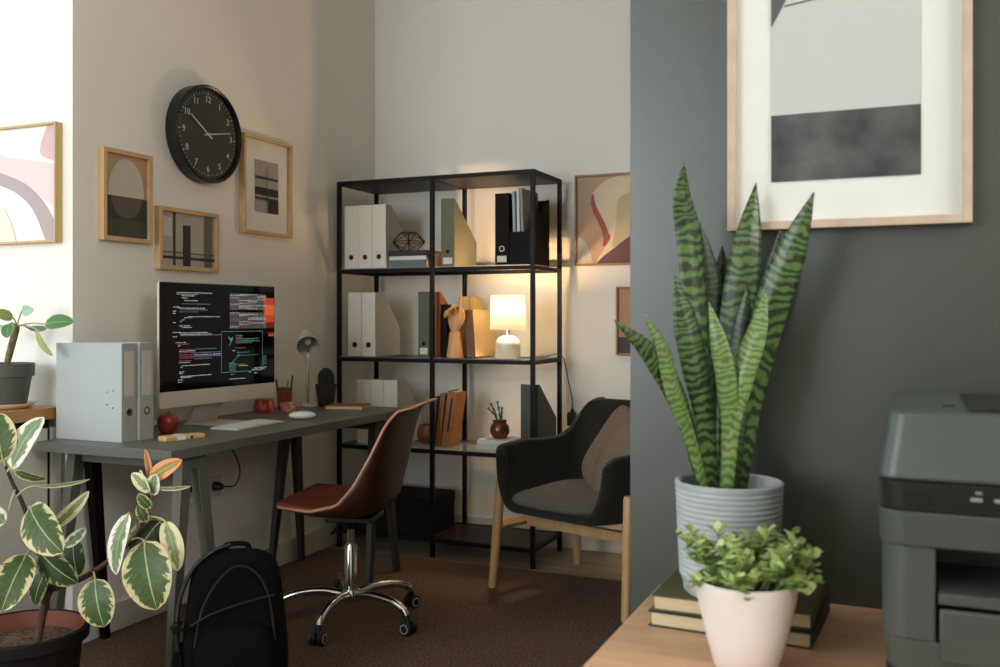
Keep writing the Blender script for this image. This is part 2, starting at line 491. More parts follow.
rows = [(.13,.42,.09,0),(.13,.30,.105,5),(.17,.27,.12,0),(.17,.22,.14,0),(.19,.30,.165,0),(.17,.41,.195,6),
 (.10,.15,.225,0),(.14,.36,.235,0),(.16,.38,.25,3),(.10,.13,.265,0),(.15,.30,.27,6),(.10,.125,.285,0),(.22,.49,.315,0),(.19,.25,.325,0),(.17,.19,.345,0),(.155,.17,.36,0),(.10,.125,.37,0),
 (.15,.24,.40,0),(.17,.25,.415,0),(.10,.16,.46,0),(.15,.38,.465,0),(.16,.42,.48,0),(.10,.13,.50,0),(.16,.50,.49,3),
 (.12,.20,.555,0),(.13,.23,.57,2),(.14,.16,.585,0),(.15,.27,.62,2),(.15,.28,.635,0),(.28,.46,.62,1),(.15,.26,.65,2),(.26,.50,.655,3),(.15,.27,.67,2),(.27,.50,.675,0),(.15,.26,.685,2),(.26,.50,.69,3),(.15,.27,.70,2),(.27,.42,.71,6),(.15,.25,.725,2),(.15,.24,.74,5),
 (.17,.40,.77,0),(.16,.18,.785,0),(.15,.19,.825,0),(.15,.18,.84,0),(.16,.42,.87,0),(.16,.25,.88,0),(.14,.18,.90,0),(.14,.17,.92,0)]
for u0, u1, v, ci in rows: dash(u0, u1, v, ci)
v = .09
while v < .43:
    if not .245 < v < .268:
        for seg in range(4):
            dash(.575+seg*.085, .575+(seg+1)*.085, v, random.choice((0, 6, 0, 6, 2, 6, 0, 6)), .0032)
    v += .0125
def line(u0, v0, u1, v1, ci=1, th=.0014, dy=0):
    x0, z0 = -SW+2*SW*u0, SZ1-(SZ1-SZ0)*v0; x1, z1 = -SW+2*SW*u1, SZ1-(SZ1-SZ0)*v1
    d = Vector((x1-x0, 0, z1-z0)).normalized(); nrm = Vector((-d.z, 0, d.x))*th/2
    p0, p1 = Vector((x0, -.0055, z0)), Vector((x1, -.0055, z1))
    b.faces.new([b.verts.new(p) for p in (p0-nrm, p1-nrm, p1+nrm, p0+nrm)]).material_index = ci
for a in ((.50,.46,.88,.46), (.88,.46,.88,.86), (.88,.86,.50,.86), (.50,.86,.50,.46)): line(*a)
for k in range(9):
    line(.555+.006*k, .54-.012*abs(4-k)*.6, .60-.004*k, .54+.008*k, 1, .0016)
for v in (.50,.515,.53,.545,.56,.575): dash(.63, .69, v, 6, .0034)
for v, u in ((.535,.84),(.55,.80),(.56,.85),(.575,.78)): dash(.69, u, v, 4 if v > .54 else 1)
dash(.62,.72,.625,6); dash(.64,.75,.67,1); line(.63,.70,.84,.70,1,.001); line(.64,.66,.66,.70,1,.002); line(.66,.70,.58,.78,1,.0016); dash(.60,.62,.65,0)
for k in range(6): dash(.565+.01*(k % 2), .63, .775+.014*k, 1 if k % 2 else 4)
dash(.64,.72,.79,4); dash(.66,.74,.805,5)
for k in range(5): dash(.885, .92, .72+.02*k, 1)
dash(.80,.92,.835,0); dash(.78,.90,.85,0); dash(.75,.77,.875,0); dash(.80,.83,.885,0); dash(.57,.72,.93,0); dash(.58,.62,.885,1)
obj('code_text', b, cols, t, smooth=False)

# ------------------------------------------------------------------ keyboard, mouse
M_key = mat('white_keys', (225, 225, 220), .5)
t = thing('keyboard', 'slim white keyboard lying in front of the computer', 'keyboard', (-2.25, 2.862, DZ), R(94))
b = NB(); prism(b, [(-.058, .001), (.058, .001), (.058, .009), (-.058, .004)], 'x', -.15, .15)
obj('case', b, mat('keyboard_silver', (205, 205, 200), .35, metal=.3), t, bevel=.0015)
b = NB()
for r in range(5):
    nk = 14
    for k in range(nk):
        x0 = -.143+k*.0205; y0 = -.05+r*.0205
        if r == 0 and 4 <= k <= 8:
            if k == 4: box(b, (x0, y0, .006), (x0+.0985, y0+.017, .0075+.0009*r))
            continue
        z = .0052+.00088*r
        box(b, (x0, y0, z), (x0+.0175, y0+.0172, z+.0022))
obj('keys', b, M_key, t, bevel=.0005, seg=1)
b = NB(); n = 16; rows = []
for i in range(11):
    u = i/10*PI; ring = []
    for k in range(n):
        a = 2*PI*k/n
        ring.append((.029*math.sin(u)*math.cos(a)*(1-.12*abs(math.sin(a))), .056*math.sin(u)*math.sin(a), .017+.017*math.cos(u) if u < PI/2 else .017+.0165*math.cos(u)))
    rows.append(ring)
for r in rows: r.append(r[0])
grid(b, rows); bmesh.ops.remove_doubles(b, verts=b.verts, dist=.0001)
for vv in b.verts: vv.co.z = max(vv.co.z, .001)
tag(obj('computer_mouse', b, mat('mouse_white', (226, 224, 220), .25), loc=(-2.2, 3.13, DZ), rot=(0, 0, R(-58)), sub=1), 'white computer mouse on the desk right of the keyboard', 'mouse')

# ------------------------------------------------------------------ apple, wooden phone stand
t = thing('apple', 'red apple on the desk beside the grey binders', 'apple', (-2.36, 2.565, DZ))
prof = [(0, .006), (.012, .001), (.02, .0), (.03, .012), (.037, .035), (.036, .052), (.028, .066), (.015, .069), (.006, .063), (0, .058)]
obj('flesh', lathe(NB(), prof, 28), mat('apple_skin', (120, 14, 18), .3, noise=((150, 60, 34), 12)), t, sub=1)
b = NB(); tube(b, [(0, 0, .058), (.002, 0, .068), (.005, 0, .077)], [.0012, .0013, .0018], 8); obj('stem', b, M_stem, t)
t = thing('wooden_phone_stand', 'flat light wood block with white label on the desk edge', 'phone stand', (-2.20, 2.455, DZ), R(72))
b = NB(); box(b, (-.072, -.024, 0), (.072, .024, .017)); obj('block', b, wood('block_maple', (206, 164, 106), (220, 184, 130), stretch=(2, 12, 12)), t, bevel=.004)
b = NB(); box(b, (-.03, -.0246, .002), (.0, .0246, .0155)); box(b, (-.03, -.02, .0155), (0, .02, .0176)); obj('label_card', b, M_paper, t)
b = NB()
prism(b, [(.022+.005*math.cos(a*PI/8), .0085+.005*math.sin(a*PI/8)) for a in range(16)], 'y', -.0248, -.02)
obj('round_slot', b, MATS['hole_black'], t)

# ------------------------------------------------------------------ desk far end: cup, pens, jar, candy bowl, lamp, cactus, notebook
def zt(px, py, z=DZ):
    d = (EYE-z)*F/(py-HY); return at(px, py, d)
p = zt(284.5, 409.5)
M_copper = mat('copper', (176, 92, 60), .35, metal=.6)
b = NB(); lathe(b, [(0, .0), (.03, 0), (.034, .095), (.032, .095), (.028, .005), (0, .005)], 28)
tag(obj('pen_cup', b, mat('red_brown_cup', (132, 58, 38), .4), loc=p), 'red brown cup holding pens on the far end of the desk', 'cup')
for k, (dx, dy, tx, ty, ln, mm, lab) in enumerate(((-.012, -.014, -.02, -.034, .135, M_blackp, 'black pen leaning left in the red brown cup'),
        (.008, .004, .01, .012, .13, mat('pen_blue_grey', (120, 150, 160), .4), 'pale blue pen in the middle of the red brown cup'),
        (.012, .014, .016, .036, .15, mat('pen_dark', (40, 40, 44), .4), 'tall dark pen leaning right in the red brown cup'))):
    b = NB(); a0 = Vector((dx, dy, .008)); a1 = Vector((tx, ty, ln)); tube(b, [a0, a0.lerp(a1, .9), a1], [.0036, .0042, .003], 10)
    tag(obj('pen', b, mm, loc=p), lab, 'pen', 'pens in the cup')
jar = thing('candle_jar', 'low red glass jar behind the glass bowl under the monitor edge', 'jar', zt(264, 412.5))
obj('glass', lathe(NB(), [(0, 0), (.042, 0), (.046, .01), (.044, .03), (.038, .05), (.034, .052), (.038, .03), (.04, .012), (0, .01)], 28), mat('red_glass', (190, 60, 46), .12, coat=.5), jar)
obj('rim', lathe(NB(), [(.033, .0525), (.039, .0525), (.039, .057), (.033, .057), (.033, .0525)], 28), mat('rim_amber', (190, 110, 70), .3), jar)
bp = zt(290.5, 414.5)
b = NB(); lathe(b, [(0, .0), (.026, .0), (.028, .004), (.041, .02), (.046, .05), (.0445, .05), (.039, .022), (.026, .007), (0, .006)], 32)
bowl = tag(obj('glass_bowl', b, mat('bowl_glass', (220, 160, 150), .04, alpha=.28, spec=.8), loc=bp), 'small clear glass bowl full of coloured sweets on the desk', 'bowl')
cc = [(220, 180, 40), (210, 60, 50), (230, 130, 40), (200, 60, 90), (225, 200, 70), (150, 60, 130)]
k = 0
for lvl, (n, rr) in enumerate(((5, .018), (6, .022), (4, .014))):
    for i in range(n):
        a = 2*PI*i/n+lvl*.5; colr = cc[k % 6]
        b = NB(); bmesh.ops.create_uvsphere(b, u_segments=12, v_segments=8, radius=.0085)
        nm = ('yellow', 'red', 'orange', 'pink', 'light yellow', 'purple')[k % 6]
        lv = ('bottom', 'middle', 'top')[lvl]
        tag(obj('sweet', b, mat('sweet_'+nm.replace(' ', '_'), colr, .3), loc=bp+Vector((rr*math.cos(a), rr*math.sin(a), .0155+.0135*lvl)), rot=(.4*i, .3, 0)),
            'round %s sweet in the %s layer of the glass bowl' % (nm, lv), 'sweet', 'sweets in the glass bowl'); k += 1
# desk lamp
t = thing('desk_lamp', 'grey desk lamp with bell shaped shade near the cactus', 'lamp', (-2.495, 3.59, DZ), R(38))
M_lampgrey = mat('lamp_grey', (186, 184, 176), .35)
obj('base', lathe(NB(), [(0, 0), (.046, 0), (.048, .004), (.046, .011), (.012, .016), (0, .016)], 32), M_lampgrey, t)
b = NB(); tube(b, [(0, 0, .014), (0, 0, .225)], .007, 12); obj('pole', b, M_chrome, t)
b = NB(); tube(b, [(0, -.012, .232), (0, .012, .232)], .009, 12); tube(b, [(0, 0, .225), (0, -.004, .25), (0, -.008, .262)], .005, 10); obj('joint', b, M_chrome, t)
b = NB()
lathe(b, [(.0, .118), (.014, .117), (.024, .108), (.038, .08), (.046, .045), (.052, .004), (.050, .004), (.044, .045), (.035, .08), (.02, .106), (0, .113)], 32)
shade = obj('lamp_shade', b, M_lampgrey, t, loc=(0, -.048, .272), rot=(R(-58), 0, 0))
b = NB(); lathe(b, [(0, .03), (.014, .036), (.019, .052), (.012, .072), (.009, .09), (0, .09)], 20); obj('bulb', b, mat('bulb_white', (225, 225, 220), .3), shade)
# cactus
t = thing('potted_cactus', 'dark round cactus in a dark brown tapered pot', 'cactus', (-2.44, 3.655, DZ))
obj('pot', lathe(NB(), [(0, 0), (.033, 0), (.036, .004), (.047, .085), (.049, .1), (.045, .1), (.042, .084), (0, .082)], 32), mat('brown_black_pot', (52, 40, 34), .55), t)
b = NB(); n = 48; rows = []
for i in range(13):
    u = PI*i/12; ring = []
    for k in range(n+1):
        a = 2*PI*k/n; rr = .035*math.sin(u)*(1+.10*math.cos(12*a))
        ring.append((rr*math.cos(a), rr*math.sin(a), .122+.052*math.cos(u)))
    rows.append(ring)
grid(b, rows); bmesh.ops.remove_doubles(b, verts=b.verts, dist=.0001)
obj('cactus_body', b, mat('cactus_green', (34, 38, 28), .8), t)
obj('soil', lathe(NB(), [(0, .0835), (.04, .0835), (.04, .086), (0, .086)], 24), M_soil, t)
# notebook
t = thing('notebook', 'brown leather notebook lying flat on the desk end', 'notebook', (-2.285, 3.60, DZ), R(14))
M_leather = mat('brown_leather', (142, 84, 52), .55, bump=.2, bscale=200)
b = NB(); box(b, (-.085, -.07, 0), (.085, .07, .002)); box(b, (-.085, -.07, .014), (.085, .07, .0165)); box(b, (-.087, -.07, 0), (-.084, .07, .0165))
obj('cover', b, M_leather, t, bevel=.001)
obj('pages', bx((-.083, -.067, .002), (.082, .067, .014)), M_cream, t)

# ------------------------------------------------------------------ pictures
def picture(label, centre, w, h, rotz, fw, fd, arts, m_frame, mat_border=None, glossy=.35, name='framed_picture', group=None, hang=0):
    t = thing(name, label, 'picture', centre, rotz, group)
    b = NB(); W, H = w/2, h/2; D = -fd
    for a, c in (((-W, D, -H), (-W+fw, 0, H)), ((W-fw, D, -H), (W, 0, H)), ((-W+fw, D, -H), (W-fw, 0, -H+fw)), ((-W+fw, D, H-fw), (W-fw, 0, H))): box(b, a, c)
    obj('frame', b, m_frame, t, bevel=.001)
    y0 = -fd*.45
    iw, ih = W-fw, H-fw
    if mat_border:
        l, r, bt, tp = mat_border
        obj('passe_partout', bx((-iw, y0, -ih), (iw, -.002, ih)), M_mat, t)
        x0, x1, z0, z1 = -iw+l, iw-r, -ih+bt, ih-tp; y0 -= .0012
    else: x0, x1, z0, z1 = -iw, iw, -ih, ih
    b = NB(); ms = []
    for i, (poly, mm) in enumerate(arts):
        if mm not in ms: ms.append(mm)
        yy = y0-.0006*i
        pts = [(x0+(x1-x0)*u, z0+(z1-z0)*v) for u, v in poly]
        if i == 0: prism(b, pts, 'y', yy-.0006, yy+.001, ms.index(mm))
        else:
            V = [b.verts.new((x, yy-.0006, z)) for x, z in pts]
            for tri in tessellate_polygon([[Vector((x, z, 0)) for x, z in pts]]):
                f = b.faces.new([V[q] for q in tri]); f.material_index = ms.index(mm)
    obj('print', b, ms, t, smooth=False)
    return t
def am(n, c): return mat('ink_'+n, c, .55)
FULL = [(0, 0), (1, 0), (1, 1), (0, 1)]
def smoothpoly(pts, n=3):
    P = [Vector((a, b_)) for a, b_ in pts]
    for _ in range(n):          # corner cutting; corners on the sheet's edge stay put
        out = []
        for i, p in enumerate(P):
            q, r = P[i-1], P[(i+1) % len(P)]
            if min(p.x, 1-p.x, p.y, 1-p.y) < 1e-6: out.append(p)
            else: out += [p.lerp(q, .25), p.lerp(r, .25)]
        P = out
    return [(p.x, p.y) for p in P]
L90 = R(90)
# left wall picture 1 (arch)
arch = [(.08, .48)]+[(.5+.42*math.cos(a), .55+.41*math.sin(a)) for a in [PI-PI*k/16 for k in range(17)]]+[(.92, .48)]
circ = [(.5+.36*math.cos(a), .47+.26*math.sin(a)) for a in [PI+PI*k/16 for k in range(17)]]
picture('framed print with pale arch over dark half circle, leftmost of three small frames beside clock', (WX, 2.617, 1.558), .235, .327, L90, .016, .028,
        [(FULL, am('tan', (186, 152, 112))), ([(0, 0), (1, 0), (1, .49), (0, .49)], am('blackgreen', (48, 48, 40))), ([(0, 0), (1, 0), (1, .2), (0, .22)], am('darkgreen', (62, 66, 50))),
         (arch, am('pale', (196, 188, 172))), ([(.04, .25), (.96, .25), (.96, .495), (.04, .495)], am('blackgreen', (48, 48, 40))), ([(x, z+.02) for x, z in circ], am('umber', (92, 80, 66)))], M_frame)
# picture 2 (lines)
rect = lambda a, b_, c, d: [(a, b_), (c, b_), (c, d), (a, d)]
picture('framed print of dark vertical and horizontal bars, lowest frame under the clock', (WX, 2.938, 1.424), .335, .238, L90, .016, .028,
        [(FULL, am('stone', (176, 170, 158))), (rect(.0, .55, .2, .9), am('stone2', (200, 196, 184))), (rect(.22, 0, .27, 1), am('dark1', (60, 56, 50))), (rect(.40, 0, .54, .78), am('dark2', (30, 28, 26))),
         (rect(.8, 0, .95, 1), am('olive', (94, 98, 78))), (rect(0, .13, 1, .18), am('dark2', (30, 28, 26))), (rect(0, .24, 1, .26), am('dark1', (60, 56, 50)))], M_frame)
# picture 3 (with mat)
picture('framed abstract of black bands with wide cream mount, right of the clock', (WX, 3.432, 1.695), .342, .425, L90, .014, .03,
        [(FULL, am('mist', (150, 148, 140))), (rect(0, .64, 1, .69), am('dark2', (30, 28, 26))), (rect(0, .33, 1, .48), am('ink', (20, 20, 22))), (rect(0, .24, 1, .29), am('dark2', (30, 28, 26))),
         (rect(.55, 0, 1, .24), am('ink', (20, 20, 22))), (rect(.48, .0, .50, .9), am('dark1', (60, 56, 50)))], M_frame, mat_border=(.075, .075, .085, .085))
# art on white wall (waves)
picture('large framed print of pink and taupe waves on the bright white wall', (-2.662-.20, YW, 1.583), .40, .41, 0, .008, .03,
        [(FULL, am('offwhite', (238, 236, 232))), (smoothpoly([(0, .95), (.25, .78), (.6, .72), (1, .66), (1, .25), (.75, .42), (.5, .52), (.25, .6), (.0, .75)]), am('blush', (226, 205, 202))),
         (smoothpoly([(.88, 1), (.80, .86), (.78, .74), (1, .68), (1, 1)]), am('rose', (214, 176, 180))),
         (smoothpoly([(0, .6), (.25, .52), (.5, .44), (.72, .28), (.86, 0), (1, 0), (1, .12), (.85, .34), (.6, .52), (.3, .62), (.0, .72)]), am('taupe', (176, 158, 158))),
         (smoothpoly([(0, 0), (0, .3), (.3, .36), (.42, .2), (.5, 0)]), am('peach', (246, 222, 204)))], mat('frame_gold_oak', (196, 168, 110), .5))
# back wall art
picture('framed print of brown, cream and wine red shapes on the back wall', (-1.489+.27, YB, 1.59), .54, .437, 0, .010, .024,
        [(FULL, am('sand', (186, 150, 118))), ([(.15, .80), (.18, .86), (.24, .92), (.30, .96), (.38, .99), (.5, 1), (1, 1), (1, .1), (.2, 0), (.20, .06), (.25, .14), (.29, .25), (.29, .38), (.25, .48), (.2, .6), (.17, .70)], am('cream', (206, 192, 160))),
         (smoothpoly([(.38, .70), (.42, .76), (.55, .82), (1, .82), (1, .2), (.5, .28), (.33, .16), (.34, .24), (.38, .45)]), am('khaki', (180, 164, 128))),
         (smoothpoly([(.19, 0), (.24, .07), (.32, .14), (.42, .23), (.52, .32), (.7, .38), (1, .5), (1, 0)]), am('wine', (96, 52, 50))),
         ([(.150, .80), (.138, .76), (.135, .68), (.16, .58), (.20, .48), (.24, .38), (.255, .28), (.25, .20), (.26, .185), (.285, .21), (.315, .27), (.322, .31), (.30, .36), (.285, .41), (.27, .46), (.225, .56), (.185, .66), (.168, .74), (.162, .79)], am('brick', (150, 60, 56))),
         (smoothpoly([(0, .32), (.06, .28), (.11, .2), (.14, .08), (.15, 0), (0, 0)]), am('sage', (190, 184, 160)))], mat('frame_bronze', (150, 116, 72), .5))
picture('small framed brown print below the larger one, half behind the dark wall', (-1.283+.14, YB, 1.106), .28, .325, 0, .010, .024,
        [(FULL, am('clay', (186, 140, 106))), (rect(0, 0, 1, .25), am('espresso', (56, 40, 34)))], MATS['frame_bronze'])
# large frame on the dark wall
picture('large pale wood frame with grey and charcoal print on the dark green wall', (-.100, YD, 1.53), .380, .52, 0, .014, .03,
        [(FULL, am('lightgrey', (186, 187, 183))), (rect(0, 0, 1, .32), mat('ink_charcoal', (44, 46, 45), .6, noise=((88, 90, 88), 11))), ([(0, .745), (.117, .887), (.20, 1), (0, 1)], am('graphite', (78, 78, 80))),
         ([(.09, .838), (1, .912), (1, .918), (.09, .844)], am('graphite', (78, 78, 80)))], M_frame_pale, mat_border=(.058, .06, .068, .07))

# ------------------------------------------------------------------ clock
t = thing('wall_clock', 'round black wall clock with white numerals on the left wall', 'clock', (WX, 3.018, 1.852), L90)
b = NB(); prof = [(0, 0), (.19, 0), (.194, .004), (.194, .056), (.188, .06), (.182, .056), (.180, .042), (0, .042)]
lathe(b, prof, 64); bmesh.ops.rotate(b, verts=b.verts, cent=(0, 0, 0), matrix=Matrix.Rotation(R(90), 3, 'X'))
obj('case', b, mat('clock_black', (18, 19, 17), .35), t)
b = NB(); prism(b, [(.1755*math.cos(k*PI/32), .1755*math.sin(k*PI/32)) for k in range(64)], 'y', -.0432, -.042); obj('dial', b, mat('clock_dial', (40, 44, 36), .55), t)
M_num = mat('clock_white', (196, 196, 182), .5)
b = NB(); RX = Matrix.Rotation(R(90), 4, 'X')
for k in range(1, 13):
    a = PI/2-2*PI*k/12
    text_bm(b, str(k), .036, Matrix.Translation((.138*math.cos(a), -.0436, .138*math.sin(a))) @ RX)
for k in range(60):
    a = 2*PI*k/60; r0, r1 = (.158, .166) if k % 5 else (.156, .168)
    w = .0009 if k % 5 else .002
    d = Vector((math.cos(a), 0, math.sin(a))); nn = Vector((-math.sin(a), 0, math.cos(a)))*w
    b.faces.new([b.verts.new(q+Vector((0, -.0438, 0))) for q in (d*r0-nn, d*r1-nn, d*r1+nn, d*r0+nn)])
obj('numerals', b, M_num, t, smooth=False)
def hand(name, ang, l, back, w, y):
    d = Vector((math.cos(ang), 0, math.sin(ang))); n_ = Vector((-d.z, 0, d.x))
    q = [d*-back-n_*w, d*l-n_*w*.6, d*l+n_*w*.6, d*-back+n_*w]
    b = NB(); prism(b, [(p.x, p.z) for p in q], 'y', y-.001, y); obj(name, b, M_num, t)
hand('hour_hand', PI/2-2*PI*(10.08/12), .118, .025, .0036, -.0455)
hand('minute_hand', PI/2-2*PI*(13.1/60), .135, .025, .003, -.0472)
b = NB(); prism(b, [(.006*math.cos(k*PI/8), .006*math.sin(k*PI/8)) for k in range(16)], 'y', -.050, -.043); obj('pin', b, M_num, t)

# ------------------------------------------------------------------ shelf unit
SX0, SX1, SY0, SY1, SZ = -2.572, -1.538, 3.945, 4.315, 1.785
t = thing('shelf_unit', 'tall black metal shelf unit with glass shelves against the back wall', 'shelf', (SX0, SY0, 0))
sw, sd = SX1-SX0, SY1-SY0
q = .0185; xm = sw/2+.003
for x in (0, xm-q/2, sw-q):
    for y in (0, sd-q):
        obj('post', bx((x, y, .0), (x+q, y+q, SZ)), M_black, t)
SHZ = [.09, .505, .929, 1.356]
for z in SHZ+[SZ]:
    for a_, c_ in (((q, 0), (xm-q/2, q)), ((xm+q/2, 0), (sw-q, q)), ((q, sd-q), (xm-q/2, sd)), ((xm+q/2, sd-q), (sw-q, sd)), ((0, q), (q, sd-q)), ((sw-q, q), (sw, sd-q))):
        obj('rail', bx((a_[0], a_[1], z-q), (c_[0], c_[1], z)), M_black, t)
for z in (SZ, ):
    b = NB(); box(b, (q, q, z-.018), (xm-q/2, sd-q, z-.001)); box(b, (xm+q/2, q, z-.018), (sw-q, sd-q, z-.001)); obj('top_panel', b, mat('black_brown_board', (44, 34, 26), .5), t)
b = NB(); box(b, (q, q, .07), (sw-q, sd-q, .088)); obj('bottom_panel', b, MATS['black_brown_board'], t)
for z in SHZ[1:]:
    for x0, x1 in ((q, xm-q/2), (xm+q/2, sw-q)):
        obj('glass_shelf', bx((x0, .004, z), (x1, sd-.004, z+.005)), M_glass, t)
S1, S2, S3, S0 = SHZ[3]+.0052, SHZ[2]+.0052, SHZ[1]+.0052, .088
GW = 'white magazine files on the shelf unit'
YF = 3.985
for i, (x, lab) in enumerate(((-2.552, 'leftmost white magazine file on the upper shelf'), (-2.474, 'middle white magazine file of three on the upper shelf'), (-2.396, 'right white magazine file of three on the upper shelf, beside the books'))):
    magazine_file('magazine_file', lab, .076, .308, .245, .12, M_white_file, (x, YF, S1), GW, hole=(.055, .0115), cut=.2)
for x, lab in ((-2.532, 'left white magazine file on the shelf above the desk end'), (-2.454, 'right white magazine file of the pair level with the table lamp')):
    magazine_file('magazine_file', lab, .075, .31, .245, .13, M_white_file, (x, YF, S2), GW, hole=(.055, .0125))
for i, x in enumerate((-2.48, -2.405, -2.33)):
    magazine_file('magazine_file', ('white file on the lower glass shelf, farthest left behind desk', 'white file on the lower glass shelf, middle of three behind desk', 'white file on the lower glass shelf, nearest the office chair back')[i], .073, .31, .245, .12, M_white_file, (x, YF, S3), GW)
M_green = mat('green_grey_card', (92, 96, 80), .6)
M_blackcard = mat('black_card', (15, 13, 11), .7, spec=.2)
magazine_file('magazine_file', 'green grey magazine file with tan side on the upper shelf', .07, .318, .245, .13, mat('olive_card', (104, 104, 84), .6), (-2.022, YF, S1), None, hole=(.07, .011), label_card=(.012, .042, M_paper), cut=.02)
magazine_file('magazine_file', 'closed black file with small white label on the upper shelf', .068, .328, .245, .32, M_blackcard, (-1.745, YF, S1), None, hole=(.075, .011), label_card=(.014, .042, M_paper))
magazine_file('magazine_file', 'green grey file behind the middle post, beside the wooden hand', .058, .31, .245, .13, MATS['green_grey_card'], (-2.143, YF, S2), None, hole=(.065, .011), label_card=(.014, .045, M_paper))
magazine_file('magazine_file', 'dark green magazine file behind the armchair, on lower glass shelf', .082, .31, .245, .14, mat('dark_green_card', (72, 78, 66), .6), (-1.618, YF, S3), None, cut=.1)
# low-front black holder with papers
hold = thing('paper_holder', 'black paper holder with low front at the right of the upper shelf', 'paper holder', (-1.672, YF, S1))
b = NB(); w_, d_, h_ = .105, .235, .315
prof = [(0, 0), (d_, 0), (d_, h_), (d_-.03, h_), (0, .155)]
prism(b, prof, 'x', 0, .003); prism(b, prof, 'x', w_-.003, w_)
box(b, (.003, 0, 0), (w_-.003, .003, .15)); box(b, (.003, d_-.003, 0), (w_-.003, d_, h_)); box(b, (.003, .003, 0), (w_-.003, d_-.003, .003))
obj('body', b, M_blackcard, hold)
for k, (x, a, hh, mm, lab) in enumerate(((.014, -4, .335, mat('paper_blue_grey', (176, 184, 190), .7), 'bluish grey sheaf leaning left in black paper holder'), (.034, -3, .34, mat('paper_white2', (222, 220, 214), .7), 'white sheaf in the middle of black paper holder'), (.056, -6, .345, mat('paper_grey2', (150, 150, 146), .7), 'grey sheaf on the right in black paper holder'))):
    tag(obj('paper_sheaf', bx((0, 0, 0), (.012, .2, hh)), mm, loc=(-1.672+x, YF+.015, S1+.004), rot=(0, R(a*.4), 0)), lab, 'papers', 'papers in the black holder')

def book(label, w, d, h, loc, rot, mc, group=None, name='book', pages=None):
    """spine towards -X ; w (x) by d (y) by h thickness (z)"""
    t = thing(name, label, 'book', loc, rot=rot, group=group)
    b = NB(); c = .0022
    box(b, (0, 0, 0), (w, d, c)); box(b, (0, 0, h-c), (w, d, h)); box(b, (-.001, 0, 0), (c, d, h))
    obj('cover', b, mc, t, bevel=.0007, seg=1)
    obj('pages', bx((c, .003, c), (w-.004, d-.003, h-c)), pages or M_cream, t)
    return t
BS = 'books stacked under the wire ornament'
# spines face the viewer: rotate -90 => local -X -> ... spine at front
def flatbook(label, x0, x1, y0, dpt, z, h, mc, group=None, turn=0, pages=None):
    # spine along world X at front (y0): local X -> +Y, local Y -> -X
    return book(label, dpt, x1-x0, h, (x1, y0, z), (0, 0, R(90+turn)), mc, group, pages=pages)
flatbook('grey green book at the bottom of the stack on the upper shelf', -2.315, -2.105, 4.0, .2, S1, .037, mat('cover_grey_green', (104, 112, 106), .6), BS)
flatbook('white book in the middle of the stack on the upper shelf', -2.312, -2.11, 4.005, .19, S1+.0372, .019, mat('cover_white', (222, 222, 216), .6), BS)
flatbook('black book on top of the stack beneath the wire ornament', -2.316, -2.104, 4.0, .2, S1+.0564, .026, mat('cover_black', (34, 26, 24), .6), BS)
# orange books half hidden at right of stack
flatbook('orange brown book lying right of the stack behind the middle post', -2.101, -2.032, 4.02, .2, S1, .034, mat('cover_orange', (176, 96, 44), .5), None)
flatbook('orange brown book on top of the other one behind the middle post', -2.099, -2.034, 4.025, .19, S1+.0342, .034, MATS['cover_orange'], None)
# wire geometric ornament
b = NB(); gz = S1+.0826; gc = Vector((-2.235, 4.06, gz))
n = 6; top = [Vector((.042*math.cos(2*PI*k/n), .042*math.sin(2*PI*k/n), .09)) for k in range(n)]
mid = [Vector((.088*math.cos(2*PI*(k+.5)/n+PI/6), .088*math.sin(2*PI*(k+.5)/n+PI/6), .045)) for k in range(n)]
bot = [Vector((p.x, p.y, .002)) for p in top]
for k in range(n):
    j = (k+1) % n
    for a, c in ((top[k], top[j]), (bot[k], bot[j]), (mid[k], mid[j]), (top[k], mid[k-1]), (bot[k], mid[k-1]), (top[k], mid[k]), (bot[k], mid[k])):
        tube(b, [a, c], .0018, 6)
tag(obj('wire_ornament', b, mat('bronze_wire', (70, 42, 30), .4, metal=.6), loc=gc), 'bronze geometric wire ornament on the black book', 'ornament')

# second shelf: brown file, black file, wooden hand, yellow files, leaning book
magazine_file('magazine_file', 'orange brown file standing right behind the middle post', .03, .31, .22, .15, mat('rust_card', (160, 92, 50), .6), (-2.068, YF+.02, S2), None, cut=.05)
magazine_file('magazine_file', 'slim black file in the shadow left of the wooden hand', .03, .25, .2, .22, M_blackcard, (-2.036, YF+.03, S2), None)
M_yel = mat('yellow_card', (196, 166, 102), .6)
magazine_file('magazine_file', 'pale yellow file standing directly behind the wooden hand', .045, .29, .10, .27, M_yel, (-2.000, 4.14, S2), None)
magazine_file('magazine_file', 'pale yellow file on the right behind the wooden hand', .018, .29, .10, .28, M_yel, (-1.953, 4.16, S2), None)
# leaning cream book
t = thing('book', 'cream book with brown spine leaning beside the wooden hand', 'book', (-1.868, 4.04, S2+.004), rot=(0, R(-4), 0))
b = NB(); box(b, (-.042, 0, 0), (-.039, .23, .222)); box(b, (-.003, 0, 0), (0, .23, .222)); obj('cover', b, mat('cover_cream_tan', (206, 180, 132), .6), t)
obj('spine', bx((-.042, -.003, 0), (0, 0, .222)), mat('spine_brown', (104, 70, 50), .6), t, label='brown spine')
obj('pages', bx((-.039, .002, .003), (-.003, .226, .219)), M_cream, t)
